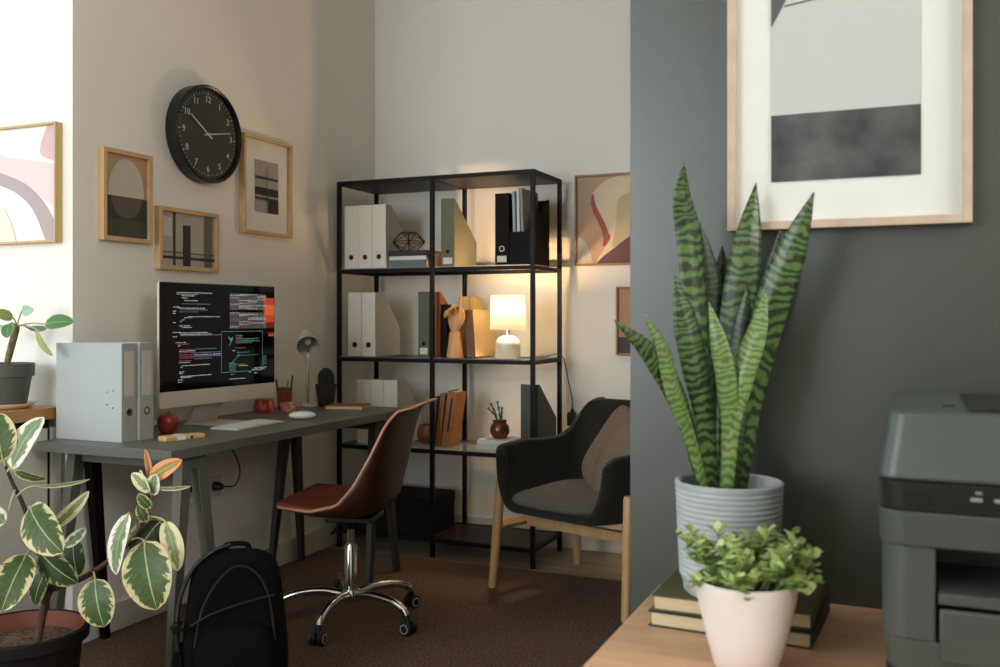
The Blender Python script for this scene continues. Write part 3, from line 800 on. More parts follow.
# wooden hand
t = thing('wooden_hand', 'jointed wooden artist hand with bent fingers standing on the shelf', 'wooden hand', (-1.970, 4.028, S2))
M_hand = wood('hand_beech', (214, 158, 100), (226, 176, 120), stretch=(8, 8, 1.5), scale=3)
obj('wrist', lathe(NB(), [(0, 0), (.040, 0), (.040, .004), (.033, .06), (.027, .115), (.0235, .122), (0, .124)], 28), M_hand, t)
b = NB(); rows = []
for z, hw, hd, cx in ((.120, .018, .013, 0), (.135, .026, .016, 0), (.16, .034, .0165, 0), (.19, .037, .015, 0), (.202, .035, .012, 0), (.206, .028, .008, 0)):
    rows.append([(cx+hw*math.cos(2*PI*k/20), hd*math.sin(2*PI*k/20), z) for k in range(21)])
grid(b, rows); bmesh.ops.remove_doubles(b, verts=b.verts, dist=1e-5); bmesh.ops.holes_fill(b, edges=b.edges)
obj('palm', b, M_hand, t)
fing = [(-.026, .2, [(0, -.03, .018), (0, -.022, -.012), (0, .0, -.018)]), (-.009, .204, [(0, -.034, .024), (0, -.026, -.012), (0, .002, -.02)]),
        (.009, .204, [(.002, -.022, .034), (.002, -.03, .006), (0, -.012, -.018)]), (.026, .2, [(.004, -.006, .042), (.003, -.004, .03), (.003, -.002, .022)])]
for x, z, segs in fing:
    p0 = Vector((x, 0, z)); b = NB()
    for k, s_ in enumerate(segs):
        p1 = p0+Vector(s_); r0 = .0085-.0008*k; d_ = (p1-p0).normalized()
        tube(b, [p0+d_*.0, p0+d_*.003, p1-d_*.004, p1], [r0*.7, r0, r0*.9, r0*.55], 12); p0 = p1
    obj('finger', b, M_hand, t)
b = NB(); p0 = Vector((.03, -.006, .155))
for k, s_ in enumerate([(.018, -.008, .024), (.006, -.008, .028), (-.004, -.006, .022)]):
    p1 = p0+Vector(s_); r0 = .010-.001*k; d_ = (p1-p0).normalized()
    tube(b, [p0, p0+d_*.003, p1-d_*.004, p1], [r0*.7, r0, r0*.9, r0*.55], 12); p0 = p1
obj('thumb', b, M_hand, t)

# table lamp
LX, LY = -1.702, 4.035
t = thing('table_lamp', 'lit table lamp with white drum shade and ceramic base', 'lamp', (LX, LY, S2))
obj('base', lathe(NB(), [(0, 0), (.056, 0), (.058, .004), (.058, .06), (.054, .078), (.042, .094), (.024, .103), (.012, .106), (0, .106)], 40), mat('ceramic_cream', (226, 218, 200), .3), t)
obj('neck', lathe(NB(), [(0, .105), (.009, .105), (.009, .145), (0, .145)], 20), M_chrome, t)
ms = bpy.data.materials.new('lamp_shade_cloth'); ms.use_nodes = True
N = ms.node_tree.nodes; L = ms.node_tree.links
for n_ in list(N): N.remove(n_)
o_ = N.new('ShaderNodeOutputMaterial'); tr = N.new('ShaderNodeBsdfTranslucent'); df = N.new('ShaderNodeBsdfDiffuse'); mx = N.new('ShaderNodeMixShader'); em = N.new('ShaderNodeEmission'); ad = N.new('ShaderNodeAddShader')
tr.inputs[0].default_value = (.85, .82, .76, 1); df.inputs[0].default_value = (.85, .8, .7, 1); mx.inputs[0].default_value = .25
em.inputs[0].default_value = (1, .85, .62, 1); em.inputs[1].default_value = .2
L.new(tr.outputs[0], mx.inputs[1]); L.new(df.outputs[0], mx.inputs[2]); L.new(mx.outputs[0], ad.inputs[0]); L.new(em.outputs[0], ad.inputs[1]); L.new(ad.outputs[0], o_.inputs[0])
b = NB(); lathe(b, [(.083, .132), (.078, .290)], 48); obj('lamp_shade', b, ms, t, solid=.0012)
b = NB()
for k in range(3):
    a = 2*PI*k/3; tube(b, [(0, 0, .144), (.074*math.cos(a), .074*math.sin(a), .148)], .0015, 6)
obj('shade_holder', b, M_chrome, t)
LM_EM = mat('bulb_lit', (255, 220, 160), .4, emit=(255, 200, 120), es=12)
obj('bulb', lathe(NB(), [(0, .146), (.012, .148), (.014, .165), (.026, .19), (.027, .205), (.018, .222), (0, .228)], 20), LM_EM, t)
b = NB(); tube(b, catmull([(.05, .03, .006), (.09, -.06, .006), (.125, -.01, .006), (.14, .12, .006), (.178, .24, .006), (.190, .30, -.12), (.197, .33, -.2), (.199, .330, -.252)], 8), .0022, 8)
obj('cable', b, M_blackp, t)
b = NB(); prism(b, [(.181, .30), (.217, .30), (.217, .343), (.181, .343)], 'z', -.335, -.27); tube(b, [(.199, .33, -.272), (.199, .33, -.25)], [.012, .005], 10)
obj('plug', b, M_blackp, t, bevel=.005)

# third shelf
t = thing('copper_pot', 'small copper pot with glass foot behind the office chair back', 'pot', (-2.16, 4.12, S3))
obj('cup', lathe(NB(), [(0, .0), (.034, .0), (.05, .02), (.055, .045), (.048, .075), (.043, .09), (.04, .09), (.045, .07), (.05, .045), (0, .03)], 28), mat('copper_dull', (158, 106, 78), .45, metal=.3), t)
M_kraft = mat('kraft_paper', (168, 116, 70), .75, noise=((146, 98, 58), 30), bump=.4, bscale=60)
def upbook(label, w, th, h, loc, lean, mc, turn=0):
    t = thing('book', label, 'book', (loc[0], loc[1], loc[2]+th*math.sin(R(lean))), rot=(0, R(lean), R(turn)), group='brown books leaning on the lower glass shelf')
    b = NB(); box(b, (0, 0, 0), (.002, w, h)); box(b, (th-.002, 0, 0), (th, w, h)); box(b, (0, -.001, 0), (th, .002, h))
    obj('cover', b, mc, t, bevel=.0007, seg=1); obj('pages', bx((.002, .003, .003), (th-.002, w-.004, h-.004)), M_cream, t)
    return t
upbook('thin green book left of the kraft paper books', .15, .018, .235, (-2.092, 4.02, S3+.001), 3, MATS['olive_card'])
upbook('kraft brown book leaning at an angle, left one of the pair', .11, .026, .25, (-2.07, 4.02, S3+.001), 6, M_kraft)
k2 = upbook('kraft brown book with dark lettering strip, right one of the pair', .11, .045, .262, (-2.04, 4.02, S3+.001), 8, M_kraft)
obj('lettering_strip', bx((.022, -.0025, .07), (.032, -.001, .23)), mat('strip_dark', (60, 36, 24), .7), k2)
flatbook('white book at the bottom under the brown succulent pot', -1.84, -1.62, 4.0, .2, S3, .027, mat('cover_white_b', (206, 206, 202), .6), 'white books under the succulent')
flatbook('white book on top, carrying the brown succulent pot', -1.84, -1.622, 3.995, .2, S3+.0272, .022, MATS['cover_white'], 'white books under the succulent')
t = thing('potted_succulent', 'small upright succulent in round glossy brown pot on white books', 'plant', (-1.758, 4.07, S3+.0494))
obj('pot', lathe(NB(), [(0, 0), (.028, 0), (.042, .015), (.047, .035), (.042, .06), (.031, .072), (.034, .084), (.031, .084), (.028, .072), (.038, .058), (.042, .035), (0, .03)], 32), mat('glazed_brown', (108, 48, 34), .2, coat=.4), t)
obj('soil', lathe(NB(), [(0, .068), (.029, .068), (.029, .072), (0, .073)], 20), M_soil, t)
M_succ = mat('succulent_green', (70, 92, 58), .6)
for px_, py_, h_, bx_, by_ in ((-.012, 0, .09, -.035, 0), (0, .006, .10, -.02, .01), (.01, -.004, .075, .006, -.006), (-.004, -.01, .07, -.05, -.004)):
    b = NB(); pts = catmull([(px_, py_, .07), (px_+bx_*.3, py_+by_*.3, .07+h_*.5), (px_+bx_, py_+by_, .07+h_)], 5)
    tube(b, pts, [.0045+.002*math.sin(i*2.1) for i in range(len(pts))], 8)
    obj('stem', b, M_succ, t)
# dark boxes on the bottom panel
M_darkbox = mat('dark_storage_card', (18, 15, 12), .7, spec=.2)
def storage(label, a, c):
    t = thing('storage_box', label, 'box', ((a[0]+c[0])/2, (a[1]+c[1])/2, a[2]), group='dark boxes on the bottom shelf')
    w_, d_, h_ = (c[0]-a[0])/2, (c[1]-a[1])/2, c[2]-a[2]
    obj('body', bx((-w_+.003, -d_+.003, 0), (w_-.003, d_-.003, h_-.03)), M_darkbox, t, bevel=.002)
    obj('lid', bx((-w_, -d_, h_-.045), (w_, d_, h_)), M_darkbox, t, bevel=.002)
storage('dark storage box on the bottom shelf, right one beside the middle post', (-2.275, 3.985, S0+.0005), (-2.072, 4.24, S0+.18))
storage('dark storage box on the bottom shelf, left one under the white files', (-2.535, 3.985, S0+.0005), (-2.285, 4.24, S0+.18))

# ------------------------------------------------------------------ wall sockets
def socket(label, y, z, plug):
    t = thing('wall_socket', label, 'socket', (WX, y, z), L90)
    obj('plate', bx((-.04, -.009, -.04), (.04, 0, .04)), mat('socket_white', (206, 200, 186), .5), t, bevel=.003)
    b = NB(); prism(b, [(.02*math.cos(k*PI/10), .02*math.sin(k*PI/10)) for k in range(20)], 'y', -.0095, -.009); obj('opening', b, MATS['hole_black'], t)
socket('white wall socket under the desk with a black plug', 3.10, .434, True)
socket('white wall socket under the desk beside the front trestle leg', 2.965, .45, False)
t = thing('power_cable', 'black power cable hanging under the desk into a wall socket', 'cable', (WX, 3.10, .434), L90)
b = NB(); tube(b, [(0, -.010, 0), (0, -.03, 0), (0, -.045, 0)], [.019, .017, .012], 14); obj('plug', b, M_blackp, t)
b = NB(); tube(b, catmull([(0, -.045, 0), (.05, -.07, -.0), (.075, -.075, .06), (.02, -.08, .15), (-.05, -.07, .215)], 8), .003, 8); obj('cord', b, M_blackp, t)

# ------------------------------------------------------------------ armchair
M_felt = mat('dark_grey_felt', (36, 35, 29), .95, noise=((45, 44, 37), 140), bump=.35, bscale=500, sheen=.15, spec=.15)
M_felt_l = mat('grey_felt_cushion', (88, 83, 76), .95, noise=((104, 98, 90), 160), bump=.35, bscale=500, sheen=.1, spec=.15)
ach = R(-19.2)
t = thing('armchair', 'dark grey upholstered armchair with oak legs in front of the shelf', 'armchair', (-1.185, 3.732, 0), ach)
edge = [(0, (.250, -.295, .56)), (.08, (.282, -.275, .602)), (.28, (.300, -.10, .612)), (.48, (.300, .06, .600)), (.60, (.292, .14, .605)), (.70, (.275, .20, .64)), (.80, (.255, .225, .70)), (.9, (.225, .243, .748)), (.96, (.19, .25, .764)), (1.0, (.14, .255, .768))]
cen = [(0, (-.315, .362)), (.22, (-.13, .345)), (.45, (.10, .342)), (.62, (.195, .43)), (.78, (.23, .59)), (.9, (.248, .70)), (1.0, (.26, .768))]
b = NB(); rows = []
ns, nw = 22, 25
for i in range(ns+1):
    s = i/ns; ex, ey, ez = interp(edge, s); cyy, cz = interp(cen, s)
    row = []
    for j in range(nw):
        w = -1+2*j/(nw-1); a = abs(w)
        sx = math.sin(min(1, a*1.18)*PI/2)**.9
        e = max(0, (a-.42)/.58); e = e*e*(3-2*e)
        x = math.copysign(ex*sx, w); y = cyy+(ey-cyy)*e; z = cz+(ez-cz)*e
        row.append((x, y, z))
    rows.append(row)
grid(b, rows)
obj('shell', b, M_felt, t, sub=1, solid=.042, solid_off=0)
# cushion
def cushion_bm(hw, hd, hh, pw=4, n=20, puff=.0):
    b = NB(); bmesh.ops.create_uvsphere(b, u_segments=n*2, v_segments=n, radius=1)
    for v in b.verts:
        x, y, z = v.co
        f = lambda q, e: math.copysign(abs(q)**e, q)
        m_ = (abs(x)**pw+abs(y)**pw)**(1/pw); r_ = math.hypot(x, y)
        k = r_/m_ if m_ > 1e-6 else 1
        v.co = Vector((x*k*hw, y*k*hd, f(z, .75)*hh*(1+puff*(1-min(1, r_)))))
    return b
obj('seat_cushion', cushion_bm(.236, .235, .034), M_felt_l, t, loc=(0, -.095, .402), rot=(R(3), 0, 0))
feet = [(-.333, -.262), (.333, -.262), (-.30, .265), (.30, .265)]; tops = [(-.292, -.222), (.292, -.222), (-.262, .20), (.262, .20)]
for (fx, fy), (tx, ty) in zip(feet, tops):
    b = NB(); tz = .46 if fy < 0 else .40
    if fy < 0: tx *= 1.10; 
    tube(b, [(fx, fy, .007), (fx, fy, .012), (fx+(tx-fx)*.5, fy+(ty-fy)*.5, tz*.5), (tx, ty, tz-.01), (tx, ty, tz)], [.015, .0165, .020, .0215, .018], 16); obj('leg', b, M_oak, t)
for s in (-1, 1):
    b = NB(); tube(b, [(s*.315, -.225, .262), (s*.285, .215, .262)], [.02, .02], 4)
    obj('side_rail', b, M_oak, t, bevel=.003)
b = NB(); box(b, (-.29, -.095, .243), (.29, -.065, .285)); obj('cross_rail', b, M_oak, t, bevel=.003)
# pillow
M_pil = bpy.data.materials.new('herringbone_cloth'); M_pil.use_nodes = True
N = M_pil.node_tree.nodes; L = M_pil.node_tree.links; pb = N['Principled BSDF']; pb.inputs['Roughness'].default_value = .95
tc = N.new('ShaderNodeTexCoord'); wv = N.new('ShaderNodeTexWave'); L.new(tc.outputs['Object'], wv.inputs['Vector']); wv.bands_direction = 'X'
wv.inputs['Scale'].default_value = 30; wv.inputs['Distortion'].default_value = .8; wv.inputs['Detail'].default_value = 1; wv.inputs['Detail Scale'].default_value = 8
cr = N.new('ShaderNodeValToRGB'); cr.color_ramp.elements[0].color = lin((50, 41, 34)); cr.color_ramp.elements[1].color = lin((150, 132, 114)); cr.color_ramp.elements[1].position = .8
L.new(wv.outputs['Fac'], cr.inputs['Fac']); L.new(cr.outputs['Color'], pb.inputs['Base Color'])
b = cushion_bm(.19, .18, .055, pw=7, n=20, puff=.3)
for v in b.verts: v.co.z += .012*math.sin(v.co.x*28+v.co.y*11)*(1-abs(v.co.x)/.22)
pm = Matrix.Rotation(ach, 4, 'Z') @ Matrix.Translation((.10, .0, .55)) @ Matrix.Rotation(R(-38), 4, 'Z') @ Matrix.Rotation(R(26), 4, 'Y') @ Matrix.Rotation(R(66), 4, 'X')
po = obj('pillow', b, M_pil); tag(po, 'brown herringbone pillow slumped in the dark armchair', 'pillow')
po.matrix_world = Matrix.Translation((-1.185, 3.732, 0)) @ pm

# ------------------------------------------------------------------ office chair
M_shell = mat('brown_shell', (62, 31, 20), .42, spec=.35)
M_pad = mat('brown_leatherette', (118, 58, 36), .42, bump=.1, bscale=200)
t = thing('office_chair', 'brown bucket office chair on a chrome star base with castors', 'chair', (-1.885, 2.985, 0), R(-76))
edge = [(0, (.17, -.21, .462)), (.06, (.2, -.20, .458)), (.25, (.235, -.07, .452)), (.42, (.243, .03, .478)), (.55, (.245, .09, .545)), (.7, (.238, .145, .645)), (.85, (.215, .195, .755)), (.93, (.19, .228, .797)), (1.0, (.165, .285, .812))]
cen = [(0, (-.22, .455)), (.06, (-.205, .448)), (.25, (-.08, .42)), (.42, (.05, .405)), (.55, (.15, .44)), (.7, (.178, .57)), (.85, (.20, .71)), (.93, (.225, .785)), (1.0, (.285, .815))]
def shell_rows(off=0, kx=1, ks=(0, 1), dz=0, ns=30, nw=19):
    rows = []
    for i in range(ns+1):
        s = ks[0]+(ks[1]-ks[0])*i/ns
        ex, ey, ez = interp(edge, s); cyy, cz = interp(cen, s); row = []
        for j in range(nw):
            w = (-1+2*j/(nw-1))*kx; a = abs(w)
            e = max(0, (a-.1)/.9); e = e**1.8
            row.append((ex*math.copysign(math.sin(a*PI/2)**.92 if a > 0 else 0, w), cyy+(ey-cyy)*e, cz+(ez-cz)*e+dz))
        rows.append(row)
    return rows
b = NB(); grid(b, shell_rows()); o = obj('shell', b, M_shell, t, solid=.009, solid_off=0, sub=1)
b = NB(); grid(b, shell_rows(kx=.9, ks=(.02, .52), dz=.014)); obj('seat_pad', b, M_pad, t, solid=.014, solid_off=0, sub=1)
b = NB(); rr = shell_rows()
tube(b, [Vector(r[0]) for r in rr]+[Vector(p) for p in rr[-1]][1:]+[Vector(r[-1]) for r in rr[::-1]][1:], .0052, 8)
obj('edge_highlight', b, mat('highlight_pale_brown', (196, 138, 112), .35), t)  # pale tube paints the highlight along the shell rim
b = NB(); box(b, (-.09, -.07, .385), (.09, .10, .405)); lathe(b, [(0, .35), (.03, .35), (.034, .372), (.05, .386), (0, .386)], 20); obj('mechanism', b, M_blackp, t, bevel=.004)
b = NB(); tube(b, [(.05, 0, .39), (.15, .0, .385), (.2, .0, .375)], [.004, .004, .007], 8); obj('lever', b, M_blackp, t)
obj('gas_lift', lathe(NB(), [(0, .29), (.0135, .29), (.0135, .355), (0, .355)], 20), M_chrome, t)
obj('lift_sleeve', lathe(NB(), [(0, .10), (.024, .10), (.024, .283), (.021, .288), (.021, .292), (0, .292)], 24), M_chrome, t)
obj('hub', lathe(NB(), [(0, .08), (.03, .08), (.036, .09), (.036, .118), (.03, .126), (0, .126)], 24), M_chrome, t)
base_r = .262
for k in range(5):
    a = R(-82+72*k+76)
    d = Vector((math.cos(a), math.sin(a), 0))
    b = NB(); pts = catmull([d*.02+Vector((0, 0, .105)), d*.10+Vector((0, 0, .118)), d*.19+Vector((0, 0, .112)), d*.245+Vector((0, 0, .092)), d*base_r+Vector((0, 0, .072))], 5)
    tube(b, pts, [.018-.006*i/(len(pts)-1) for i in range(len(pts))], 12)
    arm = obj('base_arm', b, M_chrome, t)
    sd_ = Vector((-d.y, d.x, 0)); c0 = d*(base_r+.008)+Vector((0, 0, .032))
    for sg in (-1, 1):
        b = NB(); tube(b, [c0+sd_*sg*.006, c0+sd_*sg*.010, c0+sd_*sg*.022, c0+sd_*sg*.025], [.022, .0245, .0245, .018], 20)
        obj('castor_wheel', b, mat('castor_black', (26, 26, 26), .5), arm)
        b = NB(); tube(b, [c0+sd_*sg*.0252, c0+sd_*sg*.0262], [.0175, .0175], 20); tube(b, [c0+sd_*sg*.0262, c0+sd_*sg*.0268], [.0125, .0125], 20, mi=1); obj('castor_cap', b, [mat('castor_grey', (180, 178, 170), .4), MATS['castor_black']], arm)
    b = NB(); tube(b, [d*base_r+Vector((0, 0, .073)), d*(base_r+.004)+Vector((0, 0, .05))], [.010, .012], 12); obj('castor_fork', b, M_blackp, arm)

# ------------------------------------------------------------------ backpack
M_bp = mat('backpack_cloth', (12, 12, 12), .9, noise=((18, 17, 16), 90), bump=.3, bscale=350, spec=.12)
M_bp2 = mat('backpack_panel', (9, 9, 9), .8, bump=.2, bscale=250, spec=.12)
M_bps = mat('backpack_strap', (46, 50, 48), .5)
t = thing('backpack', 'black backpack leaning upright on the carpet by the desk leg', 'backpack', (-1.815, 2.25, .007), R(38))
t.scale = (.92, .95, .95)
b = NB(); rows = []; n = 32
for z, hw, hd, cy_ in ((0, .12, .07, 0), (.006, .15, .095, 0), (.05, .163, .105, 0), (.15, .165, .108, 0), (.25, .157, .10, .005), (.33, .145, .088, .012), (.39, .138, .07, .02), (.425, .118, .053, .028), (.445, .08, .034, .034), (.452, .02, .012, .036)):
    ring = []
    for k in range(n+1):
        a = 2*PI*k/n; c_, s_ = math.cos(a), math.sin(a)
        ring.append((hw*math.copysign(abs(c_)**.62, c_), cy_+hd*math.copysign(abs(s_)**.62, s_), z))
    rows.append(ring)
grid(b, rows); bmesh.ops.remove_doubles(b, verts=b.verts, dist=1e-5); bmesh.ops.holes_fill(b, edges=b.edges)
obj('body', b, M_bp, t, sub=1)
b = NB(); rows = []
for z, hw, hd in ((.02, .10, .03), (.03, .122, .04), (.10, .128, .046), (.18, .124, .044), (.23, .11, .034), (.255, .08, .018), (.262, .03, .006)):
    ring = []
    for k in range(17):
        a = PI+PI*k/16; c_, s_ = math.cos(a), math.sin(a)
        ring.append((hw*math.copysign(abs(c_)**.6, c_), -.098+hd*math.copysign(abs(s_)**.7, s_), z))
    rows.append(ring)
grid(b, rows); obj('front_pocket', b, M_bp2, t, sub=1)
b = NB()
tube(b, catmull([(-.13, -.104, .265), (-.06, -.112, .30), (.04, -.108, .325), (.115, -.092, .335)], 6), .006, 8, flat=.5)
tube(b, catmull([(-.12, -.105, .20), (-.10, -.10, .30), (-.06, -.086, .375), (0, -.06, .42), (.06, -.07, .40), (.10, -.085, .33), (.12, -.1, .2)], 6), .003, 8)
obj('zip', b, mat('zip_grey', (24, 24, 23), .5), t)
b = NB(); tube(b, catmull([(-.166, .0, .12), (-.176, -.03, .22), (-.168, -.02, .32), (-.13, .0, .405), (-.07, .02, .45), (-.02, .04, .462)], 7), .018, 10, flat=.4); obj('side_strap', b, M_bps, t)
b = NB(); tube(b, catmull([(-.172, .02, .24), (-.182, -.05, .245), (-.155, -.105, .255), (-.12, -.112, .262)], 6), .013, 8, flat=.35); obj('compression_strap', b, M_bp, t)
b = NB(); box(b, (-.187, -.07, .232), (-.167, -.03, .262)); obj('buckle', b, M_blackp, t, bevel=.003)
b = NB(); tube(b, catmull([(-.045, .06, .435), (-.03, .065, .458), (.03, .065, .458), (.045, .06, .435)], 6), .008, 8); obj('handle', b, M_bp2, t)
b = NB(); rows = []
for z, hd in ((.015, .02), (.05, .035), (.12, .035), (.17, .024)):
    rows.append([(-.158-hd*math.sin(PI*k/8), -.07+.14*k/8, z) for k in range(9)])
grid(b, rows); obj('side_pocket', b, M_bp2, t, sub=1, solid=.003)

# ------------------------------------------------------------------ rubber plant
Dp = 2.5
pc = at(22, 633, Dp); pc.z = 0
t = thing('rubber_plant', 'variegated rubber plant in a dark pot on the floor before the desk', 'plant', (pc.x, pc.y, .007))
inv = Matrix.Translation((-pc.x, -pc.y, -.007))
obj('pot', lathe(NB(), [(0, 0), (0.1175, 0), (0.1203, .004), (0.1476, .260), (0.1636, .266), (0.1654, .296), (0.1579, .300), (0.1523, .294), (0.1410, .262), (0.1391, .255), (0, .25)], 48), mat('pot_black_terracotta', (20, 16, 14), .6, spec=.25), t)
obj('pot_lining', lathe(NB(), [(0.1527, .2965), (0.1415, .262), (0.1401, .245), (0.1386, .245), (0.1401, .262), (0.1513, .2965)], 48), mat('terracotta', (118, 62, 44), .7), t)
b = NB(); lathe(b, [(0, .262), (0.0470, .264), (0.0940, .262), (0.1382, .258), (0.1382, .25), (0, .25)], 40); obj('soil', b, M_soil, t)
def pt(px, py, d): return inv @ at(px, py, d)
trunk = catmull([pt(37, 642, 2.5), pt(41, 622, 2.5), pt(46, 600, 2.49), pt(53, 580, 2.48)], 5)
trunk[0].z -= .03
b = NB(); tube(b, trunk, [.011]*8+[.010]*(len(trunk)-8), 12); obj('stem', b, M_stem, t)
lb = catmull([pt(53, 580, 2.48), pt(48, 568, 2.47), pt(40, 555, 2.46), pt(33, 532, 2.45), pt(22, 502, 2.45), pt(12, 482, 2.44), pt(4, 462, 2.44), pt(1, 448, 2.44)], 5)
b = NB(); tube(b, lb, [.009-.006*i/(len(lb)-1) for i in range(len(lb))], 10); obj('stem', b, mat('dark_stem', (46, 36, 28), .7), t)
rb = catmull([pt(50, 590, 2.485), pt(60, 586, 2.47), pt(78, 580, 2.45), pt(96, 570, 2.43), pt(112, 558, 2.42), pt(128, 543, 2.4), pt(141, 526, 2.4), pt(147, 510, 2.4), pt(148, 492, 2.4), pt(147, 478, 2.4)], 5)
b = NB(); tube(b, rb, [.009-.0055*i/(len(rb)-1) for i in range(len(rb))], 10); obj('stem', b, mat('red_brown_stem', (78, 50, 38), .65), t)
LV = leaf_mat('leaf_variegated', (40, 60, 26), (84, 106, 58), (200, 190, 142), .80, nscale=9, amp=1.25)
LP = leaf_mat('leaf_pale_variegated', (80, 104, 62), (140, 156, 120), (224, 222, 204), .58, nscale=9, amp=1.3)
LD = leaf_mat('leaf_dark_variegated', (28, 42, 18), (50, 70, 30), (142, 138, 94), .88, nscale=9, amp=1.2)
LO = leaf_mat('leaf_orange_young', (130, 120, 52), (160, 128, 70), (222, 150, 100), .45)
LC = leaf_mat('leaf_cream_edge', (120, 140, 90), (150, 165, 115), (226, 220, 180), .42)
def leaf(name, b0, t0, wpx, d0, d1, m, roll=0, bow=.06, stalk=None, prof=None, fold=.12, parent=None, ptf=None, mid=None, nrm=None, n=14):
    parent = parent or t; ptf = ptf or pt
    p0, p1 = ptf(b0[0], b0[1], d0), ptf(t0[0], t0[1], d1)
    dm = (d0+d1)/2; W = wpx/F*dm
    ax = (p1-p0); ln = ax.length; axn = ax.normalized()
    view = Vector((sy, -cy, .12)).normalized()      # towards the room side the leaf faces
    nrm_ = (view-axn*view.dot(axn)).normalized()
    nrm_ = Matrix.Rotation(R(roll), 3, axn) @ nrm_
    sp = []
    ws = []
    for i in range(n+1):
        s = i/n
        p = p0.lerp(p1, s)+nrm_*bow*ln*4*s*(1-s)
        if mid is not None: p = p + mid*4*s*(1-s)
        sp.append(p)
        e = (math.sin(PI*min(1, s**.92))**.52)*(1 - .06*s)
        if s > .93: e *= .8
        ws.append(max(.0015, W*e))
    b = NB(); leaf_surface(b, sp, ws, nrm_, fold=fold, nc=9, wav=.006)
    o = obj(name, b, m, parent, sub=0)
    if stalk is not None:
        q = ptf(stalk[0], stalk[1], stalk[2] if len(stalk) > 2 else d0)
        b = NB(); mp_ = q.lerp(p0, .5)+Vector((0, 0, .006)); tube(b, catmull([q, mp_, p0, p0.lerp(p1, .12)+nrm_*bow*ln*.35], 4), .0024, 8)
        obj('petiole', b, mat('petiole_pale', (168, 166, 110), .5), o)
    return o
R_ = [((3, 461), (-4, 413), 36, 2.42, 2.46, LV, 15), ((12, 469), (44, 417), 33, 2.42, 2.46, LP, -25), ((13, 470), (46, 479), 11, 2.42, 2.44, LV, 30),
      ((34, 486), (90, 479), 7, 2.42, 2.40, LC, 50), ((48, 530), (89, 491), 15, 2.40, 2.40, LC, 35), ((30, 507), (63, 553), 43, 2.36, 2.30, LV, 5),
      ((6, 522), (-14, 510), 22, 2.4, 2.4, LP, 0), ((27, 554), (1, 612), 37, 2.38, 2.3, LV, -10), ((47, 570), (35, 605), 24, 2.47, 2.46, LD, 20),
      ((40, 551), (78, 583), 32, 2.40, 2.38, LD, 10), ((78, 576), (74, 536), 28, 2.52, 2.54, LD, -10), ((64, 547), (86, 528), 12, 2.48, 2.5, LP, 20),
      ((95, 579), (104, 627), 38, 2.38, 2.36, LV, 0), ((129, 513), (116, 575), 25, 2.34, 2.31, LP, 25), ((144, 541), (157, 610), 50, 2.33, 2.28, LV, -5),
      ((160, 521), (133, 562), 36, 2.42, 2.42, LD, 10), ((165, 521), (178, 571), 22, 2.36, 2.34, LC, -30), ((146, 522), (138, 505), 12, 2.38, 2.38, LV, 20),
      ((151, 508), (138, 494), 12, 2.37, 2.36, LV, 0), ((150, 492), (132, 473), 14, 2.37, 2.36, LC, 20), ((150, 492), (140, 470), 12, 2.36, 2.38, LP, -30), ((152, 495), (156, 474), 16, 2.38, 2.36, LP, 0),
      ((149, 480), (182, 460), 18, 2.39, 2.38, LO, -10), ((150, 481), (145, 449), 7, 2.40, 2.42, LO, 40), ((155, 488), (191, 486), 7, 2.37, 2.35, LC, 45)]
ST = [(5, 466), (7, 472), (7, 472), (17, 496), (40, 548, 2.46), (28, 512, 2.45), (15, 490, 2.44), (36, 548, 2.45), (53, 578, 2.48), (35, 545, 2.45), (80, 581, 2.45), (50, 575, 2.47),
      (93, 572, 2.43), (140, 527, 2.4), (131, 540, 2.4), (146, 517, 2.4), (146, 518, 2.4), (147, 510, 2.4), (148, 505, 2.4), (148, 492, 2.4), (148, 490, 2.4), (148, 493, 2.4), (147, 483, 2.4), (147, 483, 2.4), (148, 488, 2.4)]
for a, s_ in zip(R_, ST):
    bow = .10 if a[2] > 10 else .05
    leaf('leaf', a[0], a[1], a[2], a[3], a[4], a[5], roll=a[6], bow=bow, stalk=s_)

# ------------------------------------------------------------------ plant on the wooden table
pc = Vector((-2.765, 2.25, .82))
t = thing('potted_plant', 'small leafy plant with thick stem in a dark grey pot on the oak topped cabinet', 'plant', pc)
obj('saucer', lathe(NB(), [(0, 0), (.07, 0), (.092, .014), (.094, .018), (.09, .018), (.07, .006), (0, .006)], 40), mat('saucer_cream', (220, 200, 170), .5), t)
obj('pot', lathe(NB(), [(0, .0065), (.062, .0065), (.065, .01), (.081, .105), (.089, .107), (.091, .148), (.087, .150), (.083, .146), (.079, .11), (0, .108)], 40), mat('pot_dark_grey', (78, 80, 74), .6), t)
obj('soil', lathe(NB(), [(0, .132), (.082, .13), (.082, .125), (0, .125)], 30), M_soil, t)
d0 = 3.17; inv2 = Matrix.Translation(-pc)
def pt2(px, py, d): return inv2 @ at(px, py, d)
zz = .13
b = NB(); base = Vector((0.0, 0, .125)); top_ = pt2(17, 325, d0)
tube(b, catmull([base, base.lerp(top_, .12), base.lerp(top_, .55), top_], 5), [.004, .004, .005, .006, .007, .009, .010, .0105, .011, .011, .0115, .0115, .012, .012, .012, .008][:16], 12)
obj('stem', b, mat('caudex_olive', (112, 110, 62), .7, noise=((84, 70, 40), 60)), t)
LG = leaf_mat('leaf_green_table', (58, 104, 56), (96, 140, 84), (168, 186, 120), .95, amp=.3)
LG2 = leaf_mat('leaf_palegreen_table', (150, 190, 160), (175, 205, 180), (210, 220, 190), .9, amp=.3)
LG3 = leaf_mat('leaf_olive_table', (140, 150, 80), (170, 176, 110), (196, 196, 140), .9, amp=.3)
